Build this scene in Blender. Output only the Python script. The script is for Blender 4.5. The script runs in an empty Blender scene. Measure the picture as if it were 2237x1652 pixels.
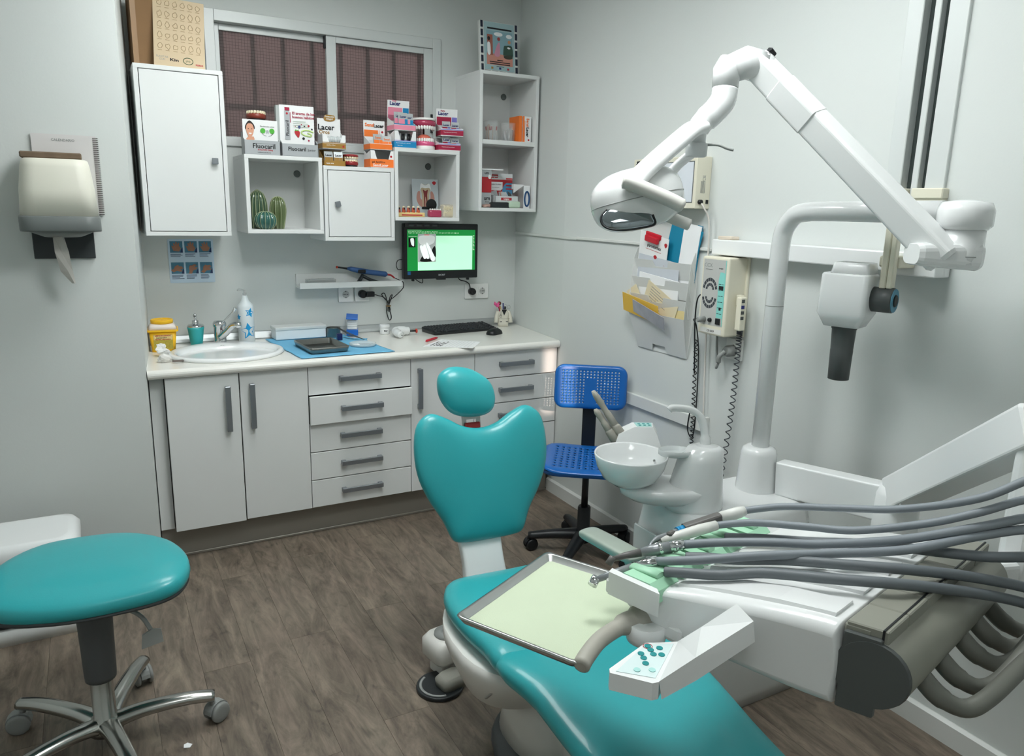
import bpy, bmesh, math, random
from mathutils import Vector as V, Matrix, Euler
random.seed(7)
S = bpy.context.scene
C = S.collection
R = math.radians
PI = math.pi

# ------------------------------------------------------------------ camera
def make_camera():
    yaw, pitch, roll = 0.507636, 0.2244205, 0.0240022
    f = V((math.sin(yaw)*math.cos(pitch), math.cos(yaw)*math.cos(pitch), -math.sin(pitch)))
    r = V((math.cos(yaw), -math.sin(yaw), 0)); u = r.cross(f)
    r2 = math.cos(roll)*r + math.sin(roll)*u; u2 = -math.sin(roll)*r + math.cos(roll)*u
    cd = bpy.data.cameras.new('camera'); co = bpy.data.objects.new('camera', cd); C.objects.link(co)
    m = Matrix((r2, u2, -f)).transposed().to_4x4(); m.translation = V((-2.13929, -3.95129, 1.55299))
    co.matrix_world = m
    cd.sensor_fit = 'HORIZONTAL'; cd.sensor_width = 36; cd.lens = 1648.88*36/2237; cd.clip_start = .05
    S.camera = co
make_camera()

# ------------------------------------------------------------------ world, view
w = bpy.data.worlds.new('world'); S.world = w; w.use_nodes = True
w.node_tree.nodes['Background'].inputs[0].default_value = (.72, .80, .88, 1)
w.node_tree.nodes['Background'].inputs[1].default_value = .55
S.view_settings.view_transform = 'Standard'; S.view_settings.look = 'None'
S.view_settings.gamma = 1; S.view_settings.exposure = 0.0; S.view_settings.use_curve_mapping = False
try:
    S.cycles.use_denoising = True
    S.cycles.max_bounces = 10; S.cycles.diffuse_bounces = 5; S.cycles.sample_clamp_indirect = 6
    S.cycles.caustics_reflective = False; S.cycles.caustics_refractive = False
except Exception:
    pass
LAMP_A, LAMP_B, FILL_C = 19.0, 27.0, 8.0          # ceiling panel strengths, the last an added fill (W/m2 style emission)

sd = bpy.data.lights.new('low_sun', 'SUN'); sd.energy = 3.5; sd.color = (1, .78, .66); sd.angle = R(.6)
so = bpy.data.objects.new('low_sun', sd); C.objects.link(so)
so.rotation_euler = V((.194, .46, -.15)).to_track_quat('-Z', 'Y').to_euler()

# ------------------------------------------------------------------ materials
def lin(c):
    if isinstance(c, str):
        c = [int(c[i:i+2], 16)/255 for i in (0, 2, 4)]
    return tuple((x/12.92 if x <= .04045 else ((x+.055)/1.055)**2.4) for x in c) + (1,)
_M = {}
def mat(name, col, rough=.5, metal=0, var=.04, scale=12, bump=0, bscale=60, coat=0, trans=0, ior=1.45, emit=0, alpha=1, spec=.5):
    if name in _M: return _M[name]
    m = bpy.data.materials.new(name); m.use_nodes = True; nt = m.node_tree; N = nt.nodes; L = nt.links
    b = N['Principled BSDF']; c = lin(col)
    b.inputs['Roughness'].default_value = rough; b.inputs['Metallic'].default_value = metal
    b.inputs['Coat Weight'].default_value = coat; b.inputs['Transmission Weight'].default_value = trans
    b.inputs['IOR'].default_value = ior; b.inputs['Alpha'].default_value = alpha
    b.inputs['Specular IOR Level'].default_value = spec
    tc = N.new('ShaderNodeTexCoord'); nz = N.new('ShaderNodeTexNoise'); nz.inputs['Scale'].default_value = scale
    nz.inputs['Detail'].default_value = 4
    L.new(tc.outputs['Object'], nz.inputs['Vector'])
    mx = N.new('ShaderNodeMix'); mx.data_type = 'RGBA'
    mx.inputs[6].default_value = tuple(max(0, x*(1-var)) for x in c[:3]) + (1,)
    mx.inputs[7].default_value = tuple(min(1, x*(1+var)) for x in c[:3]) + (1,)
    L.new(nz.outputs['Fac'], mx.inputs[0]); L.new(mx.outputs[2], b.inputs['Base Color'])
    if emit:
        b.inputs['Emission Color'].default_value = c; b.inputs['Emission Strength'].default_value = emit
    if bump:
        n2 = N.new('ShaderNodeTexNoise'); n2.inputs['Scale'].default_value = bscale; n2.inputs['Detail'].default_value = 3
        L.new(tc.outputs['Object'], n2.inputs['Vector'])
        bp = N.new('ShaderNodeBump'); bp.inputs['Strength'].default_value = bump; bp.inputs['Distance'].default_value = .004
        L.new(n2.outputs['Fac'], bp.inputs['Height']); L.new(bp.outputs['Normal'], b.inputs['Normal'])
    _M[name] = m
    return m

# ------------------------------------------------------------------ mesh builder
def spline(pts, n=8, closed=False):
    P = [V(p) for p in pts]; out = []; k = len(P)
    rng = range(k) if closed else range(k-1)
    for i in rng:
        if closed: a, b, c, d = P[(i-1) % k], P[i], P[(i+1) % k], P[(i+2) % k]
        else: a, b, c, d = P[max(i-1, 0)], P[i], P[i+1], P[min(i+2, k-1)]
        for j in range(n):
            t = j/n
            out.append(.5*((2*b)+(c-a)*t+(2*a-5*b+4*c-d)*t*t+(3*b-a-3*c+d)*t**3))
    if not closed: out.append(P[-1].copy())
    return out
def rrect(w, h, r, n=4, cx=0, cy=0):
    out = []
    for sx, sy, a0 in ((1, 1, 0), (-1, 1, 90), (-1, -1, 180), (1, -1, 270)):
        for k in range(n+1):
            a = R(a0+90*k/n); out.append((cx+sx*(w/2-r)+r*math.cos(a), cy+sy*(h/2-r)+r*math.sin(a)))
    return out
def circ(r, n=24, cx=0, cy=0, ry=None):
    ry = r if ry is None else ry
    return [(cx+r*math.cos(2*PI*i/n), cy+ry*math.sin(2*PI*i/n)) for i in range(n)]
class MB:
    def __init__(s): s.bm = bmesh.new()
    def _add(s, vs, fs, M=None, smooth=False):
        B = [s.bm.verts.new(M @ V(v) if M else V(v)) for v in vs]; out = []
        for f in fs:
            try:
                q = s.bm.faces.new([B[i] for i in f]); q.smooth = smooth; out.append(q)
            except ValueError: pass
        return B, out
    def box(s, a, b, bev=0, seg=2, M=None, smooth=False):
        x0, y0, z0 = a; x1, y1, z1 = b
        x0, x1 = sorted((x0, x1)); y0, y1 = sorted((y0, y1)); z0, z1 = sorted((z0, z1))
        vs = [(x0,y0,z0),(x1,y0,z0),(x1,y1,z0),(x0,y1,z0),(x0,y0,z1),(x1,y0,z1),(x1,y1,z1),(x0,y1,z1)]
        fs = [(3,2,1,0),(4,5,6,7),(0,1,5,4),(1,2,6,5),(2,3,7,6),(3,0,4,7)]
        if bev:
            t = bmesh.new(); B = [t.verts.new(v) for v in vs]
            for f in fs: t.faces.new([B[i] for i in f])
            bmesh.ops.bevel(t, geom=list(t.edges), offset=bev, segments=seg, profile=.5, affect='EDGES')
            t.verts.index_update(); s._add([v.co for v in t.verts], [[v.index for v in f.verts] for f in t.faces], M, smooth); t.free()
        else: s._add(vs, fs, M, smooth)
        return s
    def loft(s, rings, cap=True, M=None, smooth=True, closed=False):
        n = len(rings[0]); vs = [p for r in rings for p in r]; fs = []; k = len(rings)
        for i in range(k if closed else k-1):
            for j in range(n):
                a, b = i*n+j, i*n+(j+1) % n; c, d = ((i+1) % k)*n+(j+1) % n, ((i+1) % k)*n+j
                fs.append((a, b, c, d))
        B, _ = s._add(vs, fs, M, smooth)
        if cap and not closed:
            for idx in (list(range(n))[::-1], [(k-1)*n+j for j in range(n)]):
                try: s.bm.faces.new([B[i] for i in idx])
                except ValueError: pass
        return s
    def lathe(s, prof, n=24, M=None, smooth=True, cap=True, sx=1, sy=1):
        return s.loft([[(r*math.cos(2*PI*j/n)*sx, r*math.sin(2*PI*j/n)*sy, z) for j in range(n)] for r, z in prof], cap, M, smooth)
    def prism(s, pts, z0, z1, M=None, bev=0, smooth=False):
        pts = [tuple(p)[:2] for p in pts]
        if not bev: return s.loft([[(x, y, z0) for x, y in pts], [(x, y, z1) for x, y in pts]], True, M, smooth)
        cx = sum(p[0] for p in pts)/len(pts); cy = sum(p[1] for p in pts)/len(pts)
        def sc(d): return [(x-(x-cx)/max(1e-6, math.hypot(x-cx, y-cy))*d, y-(y-cy)/max(1e-6, math.hypot(x-cx, y-cy))*d) for x, y in pts]
        q = bev*.3; a, b, c = sc(bev), sc(q), pts
        rg = [[(x, y, z0) for x, y in a], [(x, y, z0+q) for x, y in b], [(x, y, z0+bev) for x, y in c],
              [(x, y, z1-bev) for x, y in c], [(x, y, z1-q) for x, y in b], [(x, y, z1) for x, y in a]]
        return s.loft(rg, True, M, True)
    def tube(s, pts, r=.01, n=8, M=None, closed=False, cap=True, flat=None):
        P = [V(p) for p in pts]; k = len(P); rings = []; up = None
        for i in range(k):
            t = (P[(i+1) % k]-P[i-1]) if closed else (P[min(i+1, k-1)]-P[max(i-1, 0)])
            if t.length < 1e-9: t = V((0, 0, 1))
            t.normalize()
            if up is None:
                up = V((0, 0, 1)) if abs(t.z) < .95 else V((0, 1, 0))
            x = up.cross(t)
            if x.length < 1e-6: x = t.orthogonal()
            x.normalize(); y = t.cross(x); up = y.copy()
            rr = r[i] if isinstance(r, (list, tuple)) else r
            ra, rb = (rr, rr) if flat is None else (rr, rr*flat)
            rings.append([tuple(P[i]+x*ra*math.cos(2*PI*j/n)+y*rb*math.sin(2*PI*j/n)) for j in range(n)])
        return s.loft(rings, cap, M, True, closed)
    def rod(s, a, b, r, r2=None, n=12, M=None): return s.tube([a, b], [r, r if r2 is None else r2], n, M)
    def ball(s, c, r, n=12, M=None, p=1):
        rx, ry, rz = (r, r, r) if not isinstance(r, (tuple, list)) else r; k = max(6, n//2+1); rings = []
        def e(v): return math.copysign(abs(v)**p, v)
        for i in range(k+1):
            a = -PI/2+PI*i/k; q = max(math.cos(a), .02)
            rings.append([(c[0]+rx*e(q)*e(math.cos(2*PI*j/n)), c[1]+ry*e(q)*e(math.sin(2*PI*j/n)), c[2]+rz*e(math.sin(a))) for j in range(n)])
        return s.loft(rings, True, M, True)
    def cushion(s, outline, hf, hb, rings=7, p=2.4, c=None, bend=None, M=None):
        O = [V((q[0], q[1])) for q in outline]; n = len(O)
        c = V(c) if c else sum(O, V((0, 0)))/n
        def ring(t, h):
            k = 1-t; z = h*(max(0, 1-k**p))**(1/p)
            out = []
            for q in O:
                xy = c+(q-c)*k; out.append((xy.x, xy.y, z))
            return out
        ts = [1-(1-i/rings)**1.7 for i in range(rings)]; ts[-1] = min(ts[-1], .985)
        tt = [0, .012, .04, .09, .17, .3, .5, .75, .97]
        RR = [ring(t, hf) for t in tt[::-1]] + [ring(t, -hb) for t in tt[1:]]
        if bend: RR = [[bend(*q) for q in r] for r in RR]
        return s.loft(RR[::-1], True, M, True)
    def quad(s, a, b, c, d, M=None): s._add([a, b, c, d], [(0, 1, 2, 3)], M); return s
    def obj(s, name, material, parent=None, loc=None, rot=None, merge=False):
        if merge: bmesh.ops.remove_doubles(s.bm, verts=s.bm.verts, dist=1e-5)
        bmesh.ops.recalc_face_normals(s.bm, faces=s.bm.faces)
        me = bpy.data.meshes.new(name); s.bm.to_mesh(me); s.bm.free()
        if material: me.materials.append(material)
        return link(name, me, parent, loc, rot)
def link(name, me, parent=None, loc=None, rot=None):
    o = bpy.data.objects.new(name, me); C.objects.link(o)
    if parent: o.parent = parent
    if loc is not None: o.location = loc
    if rot is not None: o.rotation_euler = rot
    return o
def thing(name, label, cat, loc=(0, 0, 0), rz=0, group=None, rot=None):
    o = bpy.data.objects.new(name, None); C.objects.link(o); o.empty_display_size = .05
    o.location = loc; o.rotation_euler = rot if rot else (0, 0, rz)
    return tag(o, label, cat, group)
def tag(o, label, cat, group=None):
    o['label'] = label; o['category'] = cat
    if group: o['group'] = group
    return o
def struct(o): o['kind'] = 'structure'; return o
def stuff(o): o['kind'] = 'stuff'; return o
def T(x=0, y=0, z=0, rx=0, ry=0, rz=0): return Matrix.Translation((x, y, z)) @ Euler((R(rx), R(ry), R(rz))).to_matrix().to_4x4()
_txt = {}
def text(body, size, material, parent, M, name='lettering', bold=0, align='CENTER', xs=1):
    """flat printed lettering, lying in local XY of M"""
    cu = bpy.data.curves.new('lettering', 'FONT'); cu.body = body; cu.size = size; cu.align_x = align; cu.align_y = 'CENTER'
    cu.offset = bold; cu.resolution_u = 2; cu.extrude = 0.0003
    to = bpy.data.objects.new('tmp', cu); me = bpy.data.meshes.new_from_object(to)
    bpy.data.objects.remove(to); bpy.data.curves.remove(cu)
    me.materials.clear(); me.materials.append(material)
    me.transform(M @ Matrix.Diagonal((xs, 1, 1, 1)))
    return link(name, me, parent)
def pr(parent, material, pts, M, name='print', t=.0005):
    """a flat printed patch: polygon in local XY of M, a hair thick"""
    return MB().prism(pts, 0, t, M).obj(name, material, parent)
def rc(x0, y0, x1, y1): return [(x0, y0), (x1, y0), (x1, y1), (x0, y1)]
FRONT = Euler((PI/2, 0, 0)).to_matrix().to_4x4()          # local XY -> a face looking towards -Y
def FR(x=0, y=0, z=0): return Matrix.Translation((x, y, z)) @ FRONT
def FL(x=0, y=0, z=0): return Matrix.Translation((x, y, z)) @ Euler((PI/2, 0, -PI/2)).to_matrix().to_4x4()   # face looking to -X

# palette
wall_m = mat('wall_paint', 'd1d5d3', .75, var=.015, scale=3, bump=.06, bscale=120)
white = mat('white_laminate', 'dfe1e0', .38, var=.01)
white2 = mat('white_plastic', 'e8eaea', .3, var=.01, coat=.2)
enamel = mat('white_enamel', 'e0e2e2', .22, var=.01, coat=.5)
offw = mat('cream_plastic', 'dcd8c6', .45, var=.02)
dark = mat('black_plastic', '14171a', .4, var=.05)
gap_m = mat('dark_gap', '20211f', .8)
steel = mat('brushed_steel', 'b9bbb9', .28, 1, var=.04)
chrome = mat('chrome', 'd5d7d8', .08, 1, var=.01)
alum = mat('grey_handle', '8c9196', .35, .7, var=.03)
teal = mat('teal_vinyl', '2ea2a8', .36, var=.05, scale=4, bump=.05, bscale=250, coat=.15)
greyp = mat('grey_plastic', '8f9290', .45)
dgrey = mat('dark_grey_plastic', '4a4e4e', .45)
paper = mat('white_paper', 'ecedee', .8)
ink = mat('black_ink', '1b1d20', .7)
redm = mat('red_print', 'b3262e', .5)
crim = mat('crimson_print', 'a3163f', .5)
orange = mat('orange_print', 'f07a2e', .5)
gold = mat('gold_print', '9a7431', .45)
bluem = mat('blue_print', '1183b8', .5)
navy = mat('navy_print', '232a6e', .5)
pinkm = mat('pink_print', 'e58ba2', .5)
lilac = mat('lilac_print', '7a78c4', .5)
greenp = mat('green_print', '4fae3a', .5)
glass = mat('clear_plastic', 'eef2f2', .08, alpha=.16, var=0)
# ------------------------------------------------------------------ room shell
XL, YF, ZC = -3.3, -4.7, 2.72
def floor_mat():
    m = bpy.data.materials.new('wood_vinyl'); m.use_nodes = True; nt = m.node_tree; N = nt.nodes; L = nt.links; b = N['Principled BSDF']
    tc = N.new('ShaderNodeTexCoord'); oi = N.new('ShaderNodeObjectInfo')
    mp = N.new('ShaderNodeMapping'); mp.inputs['Scale'].default_value = (9, 2.0, 1)
    ad = N.new('ShaderNodeVectorMath'); ad.operation = 'ADD'; sc = N.new('ShaderNodeVectorMath'); sc.operation = 'SCALE'
    cb = N.new('ShaderNodeCombineXYZ'); L.new(oi.outputs['Random'], cb.inputs[0]); L.new(oi.outputs['Random'], cb.inputs[1])
    L.new(cb.outputs[0], sc.inputs[0]); sc.inputs['Scale'].default_value = 37
    L.new(tc.outputs['Object'], mp.inputs['Vector']); L.new(mp.outputs[0], ad.inputs[0]); L.new(sc.outputs[0], ad.inputs[1])
    n1 = N.new('ShaderNodeTexNoise'); n1.inputs['Scale'].default_value = 1.5; n1.inputs['Detail'].default_value = 10; n1.inputs['Roughness'].default_value = .72
    n1.inputs['Distortion'].default_value = .9
    L.new(ad.outputs[0], n1.inputs['Vector'])
    cr = N.new('ShaderNodeValToRGB'); e = cr.color_ramp.elements
    e[0].position = .30; e[0].color = lin('463e38'); e[1].position = .74; e[1].color = lin('94887a')
    k = cr.color_ramp.elements.new(.46); k.color = lin('6b6157')
    k = cr.color_ramp.elements.new(.56); k.color = lin('7c7166')
    L.new(n1.outputs['Fac'], cr.inputs[0])
    n2 = N.new('ShaderNodeTexNoise'); n2.inputs['Scale'].default_value = 5; L.new(ad.outputs[0], n2.inputs['Vector'])
    mp2 = N.new('ShaderNodeMapRange'); mp2.inputs[1].default_value = .3; mp2.inputs[2].default_value = .7; mp2.inputs[3].default_value = .86; mp2.inputs[4].default_value = 1.1
    L.new(n2.outputs['Fac'], mp2.inputs[0])
    rr = N.new('ShaderNodeMapRange'); rr.inputs[3].default_value = .95; rr.inputs[4].default_value = 1.05; L.new(oi.outputs['Random'], rr.inputs[0])
    mu = N.new('ShaderNodeMath'); mu.operation = 'MULTIPLY'; L.new(mp2.outputs[0], mu.inputs[0]); L.new(rr.outputs[0], mu.inputs[1])
    vm = N.new('ShaderNodeVectorMath'); vm.operation = 'SCALE'; L.new(cr.outputs[0], vm.inputs[0]); L.new(mu.outputs[0], vm.inputs['Scale'])
    # dark knots and cracks of the rustic plank print
    mp3 = N.new('ShaderNodeMapping'); mp3.inputs['Scale'].default_value = (9, 3.2, 1); L.new(tc.outputs['Object'], mp3.inputs[0])
    ad3 = N.new('ShaderNodeVectorMath'); ad3.operation = 'ADD'; L.new(mp3.outputs[0], ad3.inputs[0]); L.new(sc.outputs[0], ad3.inputs[1])
    n3 = N.new('ShaderNodeTexNoise'); n3.inputs['Scale'].default_value = 2.3; n3.inputs['Detail'].default_value = 5; n3.inputs['Distortion'].default_value = 1.5; L.new(ad3.outputs[0], n3.inputs['Vector'])
    r3 = N.new('ShaderNodeMapRange'); r3.inputs[1].default_value = .60; r3.inputs[2].default_value = .74; r3.inputs[3].default_value = 1.0; r3.inputs[4].default_value = .52; L.new(n3.outputs['Fac'], r3.inputs[0])
    n4 = N.new('ShaderNodeTexNoise'); n4.inputs['Scale'].default_value = 1.1; n4.inputs['Detail'].default_value = 2; L.new(ad3.outputs[0], n4.inputs['Vector'])
    tn = N.new('ShaderNodeMix'); tn.data_type = 'RGBA'; tn.inputs[6].default_value = (1.05, .97, .95, 1); tn.inputs[7].default_value = (.97, 1.0, .93, 1); L.new(n4.outputs['Fac'], tn.inputs[0])
    v3 = N.new('ShaderNodeVectorMath'); v3.operation = 'SCALE'; L.new(vm.outputs[0], v3.inputs[0]); L.new(r3.outputs[0], v3.inputs['Scale'])
    v4 = N.new('ShaderNodeVectorMath'); v4.operation = 'MULTIPLY'; L.new(v3.outputs[0], v4.inputs[0]); L.new(tn.outputs[2], v4.inputs[1])
    L.new(v4.outputs[0], b.inputs['Base Color']); b.inputs['Roughness'].default_value = .5
    bp = N.new('ShaderNodeBump'); bp.inputs['Strength'].default_value = .12; bp.inputs['Distance'].default_value = .002
    L.new(n1.outputs['Fac'], bp.inputs['Height']); L.new(bp.outputs[0], b.inputs['Normal'])
    return m
fm = floor_mat()
fl = struct(MB().box((XL, YF, -.06), (.15, .15, -.004)).obj('floor', mat('floor_joint', '4f483f', .7)))
PW, PL = .152, 1.22
_pl = {}
x = XL; row = 0
while x < 0:
    y = .0 - ((row*.47) % 1)*PL + PL
    while y > YF:
        y1, y0 = min(y, 0.0), max(y-PL, YF)
        x1 = min(x+PW, .0)
        if y1-y0 > .02 and x1-x > .01:
            key = (round(x1-x, 3), round(y1-y0, 3))
            if key not in _pl:
                o = MB().box((.0004, .0004, -.006), (key[0]-.0004, key[1]-.0004, 0)).obj('plank', fm, fl); _pl[key] = o.data
            else: o = link('plank', _pl[key], fl)
            o.location = (x, y0, 0)
        y -= PL
    x += PW; row += 1
struct(MB().box((XL-.15, YF-.15, ZC), (.15, .15, ZC+.1)).obj('ceiling', mat('ceiling_paint', 'e4e6e4', .8)))
# back wall with the window opening
WX0, WX1, WZ0, WZ1 = -1.60, -.425, 1.80, 2.40
b = MB()
for a, c in (((XL-.15, 0, -.05), (WX0, .15, ZC)), ((WX1, 0, -.05), (.15, .15, ZC)), ((WX0, 0, -.05), (WX1, .15, WZ0)), ((WX0, 0, WZ1), (WX1, .15, ZC))): b.box(a, c)
struct(b.obj('wall_back', wall_m))
# right wall with its own tall narrow window
RW0, RW1, RZ0, RZ1 = -2.61, -2.425, 1.60, 2.5
b = MB()
for a, c in (((0, YF-.15, -.05), (.15, RW0, ZC)), ((0, RW0, -.05), (.15, RW1, RZ0)), ((0, RW0, RZ1), (.15, RW1, ZC))): b.box(a, c)
b.prism([(0, RW1), (0, -.62), (.06, 0), (.15, 0), (.15, RW1)], -.05, ZC)
struct(b.obj('wall_right', wall_m))
# left: a thick return wall, its face towards the room, and the side of the recess
struct(MB().prism([(XL-.15, -.62), (-1.986, -.62), (-1.93, 0), (XL-.15, 0)], -.05, ZC).obj('wall_left', wall_m))
struct(MB().box((XL-.15, YF-.15, -.05), (XL, -.62, ZC)).obj('wall_side', wall_m))
SLX0, SLX1, SLZ0, SLZ1 = -1.875, -1.74, 1.80, 2.2      # narrow unseen opening behind the camera, added to shape the low sun's patch
b = MB()
for a, c in (((XL, YF-.15, -.05), (SLX0, YF, ZC)), ((SLX1, YF-.15, -.05), (0, YF, ZC)), ((SLX0, YF-.15, -.05), (SLX1, YF, SLZ0)), ((SLX0, YF-.15, SLZ1), (SLX1, YF, ZC))): b.box(a, c)
struct(b.obj('wall_front', wall_m))
trim = mat('white_trim', 'd6d8d5', .4, var=.01)
struct(MB().prism([(0, 0), (-.014, 0), (-.014, .066), (-.004, .074), (0, .074)], -.552, YF, Euler((PI/2, 0, 0)).to_matrix().to_4x4() @ Matrix.Diagonal((1, 1, -1, 1))).obj('baseboard_right', trim))
o = struct(MB().prism([(-.009, -.75), (-.009, -.62), (.048, -.01), (.055, 0), (0, -.62), (0, -.75)], 1.394, 1.406).box((-.011, -1.70, 1.396), (0, -.75, 1.409), .002, 1).obj('trim_1', trim))
o = struct(MB().box((-.016, -1.745, .668), (0, -.64, .722), .002, 1).obj('trim_2', trim))
o = struct(MB().box((-.02, -1.762, .655), (0, -1.748, .735), .002, 1).obj('trim_3', trim))

# ------------------------------------------------------------------ window behind the wall boxes
def wired_glass():
    m = bpy.data.materials.new('wired_glass'); m.use_nodes = True; nt = m.node_tree; N = nt.nodes; L = nt.links; b = N['Principled BSDF']
    tc = N.new('ShaderNodeTexCoord'); bk = N.new('ShaderNodeTexBrick'); bk.offset = 0
    bk.inputs['Scale'].default_value = 1; bk.inputs['Brick Width'].default_value = .014; bk.inputs['Row Height'].default_value = .014; bk.inputs['Mortar Size'].default_value = .0007
    mp = N.new('ShaderNodeMapping'); mp.inputs['Rotation'].default_value = (PI/2, 0, 0)
    L.new(tc.outputs['Object'], mp.inputs[0]); L.new(mp.outputs[0], bk.inputs['Vector'])
    bk.inputs['Color1'].default_value = lin('e0cfcd'); bk.inputs['Color2'].default_value = lin('dccbc9'); bk.inputs['Mortar'].default_value = lin('8a7a78')
    L.new(bk.outputs['Color'], b.inputs['Base Color'])
    b.inputs['Transmission Weight'].default_value = .85; b.inputs['Roughness'].default_value = .32; b.inputs['IOR'].default_value = 1.1
    vo = N.new('ShaderNodeTexVoronoi'); vo.inputs['Scale'].default_value = 110; L.new(tc.outputs['Object'], vo.inputs['Vector'])
    bp = N.new('ShaderNodeBump'); bp.inputs['Strength'].default_value = .5; bp.inputs['Distance'].default_value = .003
    L.new(vo.outputs['Distance'], bp.inputs['Height']); L.new(bp.outputs[0], b.inputs['Normal'])
    return m
wgl = wired_glass(); wal = mat('white_aluminium', 'cfd3d2', .4, .1, var=.01)
wo = bpy.data.objects.new('window_1', None); C.objects.link(wo); wo.location = (0, 0, WZ0); struct(wo)
def wbox(name, m, a, b, bev=.002, par=wo): return MB().box((a[0], a[1], a[2]-WZ0), (b[0], b[1], b[2]-WZ0), bev, 1).obj(name, m, par)
f = MB()
for a, c in (((WX0, -.012, WZ0), (WX0+.045, .1, WZ1)), ((WX1-.045, -.012, WZ0), (WX1, .1, WZ1)), ((WX0+.045, -.011, WZ0), (WX1-.045, .1, WZ0+.035)), ((WX0+.045, -.011, WZ1-.05), (WX1-.045, .1, WZ1))):
    f.box((a[0], a[1], a[2]-WZ0), (c[0], c[1], c[2]-WZ0), .002, 1)
f.obj('window_frame', wal, wo)
def sash(x0, x1, y, mw):
    z0, z1 = WZ0+.035, WZ1-.05; s = MB()
    for a, c in (((x0, y, z0), (x0+mw, y+.025, z1)), ((x1-mw, y, z0), (x1, y+.025, z1)), ((x0+mw, y+.001, z0), (x1-mw, y+.024, z0+.012)), ((x0+mw, y+.001, z1-.03), (x1-mw, y+.024, z1))):
        s.box((a[0], a[1], a[2]-WZ0), (c[0], c[1], c[2]-WZ0), .002, 1)
    so = s.obj('sash', wal, wo)
    MB().box((x0+mw-.004, y+.01, z0+.008-WZ0), (x1-mw+.004, y+.015, z1-.026-WZ0)).obj('pane', wgl, so)
sash(WX0+.04, -.985, .035, .03); sash(-1.035, WX1-.04, .003, .05)
MB().box((-1.045, .002, 2.29-WZ0), (-1.036, .02, 2.345-WZ0)).obj('latch', dark, wo)
MB().box((WX1-.055, -.008, 1.925-WZ0), (WX1-.043, .004, 2.02-WZ0)).obj('latch', dark, wo)
# iron grille outside
gr = thing('window_grille', 'dark iron bars outside behind the wired glass window', 'grille', (0, .22, WZ0))
gm = mat('dark_iron', '26262a', .6)
for i in range(9): MB().box((WX0-.05+.148*i, -.008, -.25), (WX0-.05+.148*i+.02, .008, .75), .002, 1).obj('bar', gm, gr)
for z in (.19, .55): MB().box((WX0-.15, -.004, z), (WX1+.15, .014, z+.03), .002, 1).obj('cross_bar', gm, gr)
# the light well wall outside
struct(MB().box((WX0-1.2, .9, 1.0), (WX1+1.2, 1.0, 3.6)).obj('wall_outside', mat('light_well_plaster', 'd8c0ba', .9, var=.1, scale=4)))

# right hand window: narrow, two dark panes between white frames
w2 = bpy.data.objects.new('window_2', None); C.objects.link(w2); w2.location = (0, -2.52, RZ0); struct(w2)
f = MB()
for y0, y1, x0 in ((-2.475, -2.425, -.012), (-2.523, -2.503, -.004), (-2.61, -2.551, -.012)): f.box((x0, y0+2.52, 0), (.1, y1+2.52, RZ1-RZ0), .002, 1)
f.obj('window_frame', wal, w2)
dg = mat('dark_glass', '3a4140', .15, var=.03)
for y0, y1 in ((-2.503, -2.475), (-2.551, -2.523)): MB().box((.02, y0+2.52, 0), (.03, y1+2.52, RZ1-RZ0)).obj('pane', dg, w2)
MB().box((-.03, -.1, .0), (.03, -.003, .03), .003, 1).box((-.024, -.098, -.025), (.0, -.006, .0)).obj('sill', offw, w2)
MB().box((-.03, .02, .0), (.03, .055, .03), .003, 1).obj('sill', offw, w2)
# ------------------------------------------------------------------ ceiling lamps (just above the frame) and an added fill panel
def lamp(x, y, sx, sy, strength, label):
    t = thing('ceiling_lamp', label, 'lamp', (x, y, ZC), group='ceiling panel lamps')
    MB().box((-sx/2-.03, -sy/2-.03, -.05), (sx/2+.03, sy/2+.03, 0), .004, 1).obj('housing', white, t)
    MB().box((-sx/2, -sy/2, -.056), (sx/2, sy/2, -.049)).obj('diffuser', mat('lamp_%s' % strength, 'f5f9f8', emit=strength), t)
lamp(-1.45, -1.20, .60, .60, LAMP_A, 'square ceiling panel lamp close to the back wall')
lamp(-1.1, -2.45, .60, .60, LAMP_B, 'square ceiling panel lamp above the dental chair')
lamp(-2.0, -3.9, .60, .60, FILL_C, 'unseen square ceiling panel added as fill light behind the camera')  # extra panel, added only to lift the dim wall under the cubes
# ------------------------------------------------------------------ base cabinets
CF, ZT, ZB = -.60, .823, .142
D = [-1.922, -1.629, -1.331, -.836, -.492, -.002]
def bar_handle(par, x, z, horiz, y, ln=.2):
    b = MB(); h = ln/2
    if horiz:
        b.box((-h, -.028, -.011), (h, -.018, .011), .0015, 1).box((-h, -.019, -.009), (-h+.022, 0, .011), .0015, 1).box((h-.022, -.019, -.009), (h, 0, .011), .0015, 1)
    else:
        b.box((-.011, -.028, -h), (.011, -.018, h), .0015, 1).box((-.009, -.019, -h), (.009, 0, -h+.022), .0015, 1).box((-.009, -.019, h-.022), (.009, 0, h), .0015, 1)
    return b.obj('handle', alum, par, (x, y, z))
def carcass(t, x0, x1):
    MB().box((x0+.001, -.005, ZB), (x1-.001, CF+.022, ZT)).obj('carcass', gap_m, t)
def panel(t, name, x0, x1, z0, z1, dy=0):
    g = .0015
    return MB().box((x0+g, CF+.019+dy, z0+g), (x1-g, CF+dy, z1-g), .0012, 1).obj(name, white, t)
sc_ = thing('sink_cabinet', 'white base cabinet with two tall doors under the sink', 'cabinet')
MB().box((D[0]+.001, -.005, ZB), (D[2]-.001, CF+.022, .72)).box((D[0]+.001, CF+.03, .72), (D[2]-.001, CF+.022, ZT)).obj('carcass', gap_m, sc_)
d = panel(sc_, 'door', D[0], D[1], ZB-.002, ZT, -.008); bar_handle(d, -1.679, .671, False, CF-.008)
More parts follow.
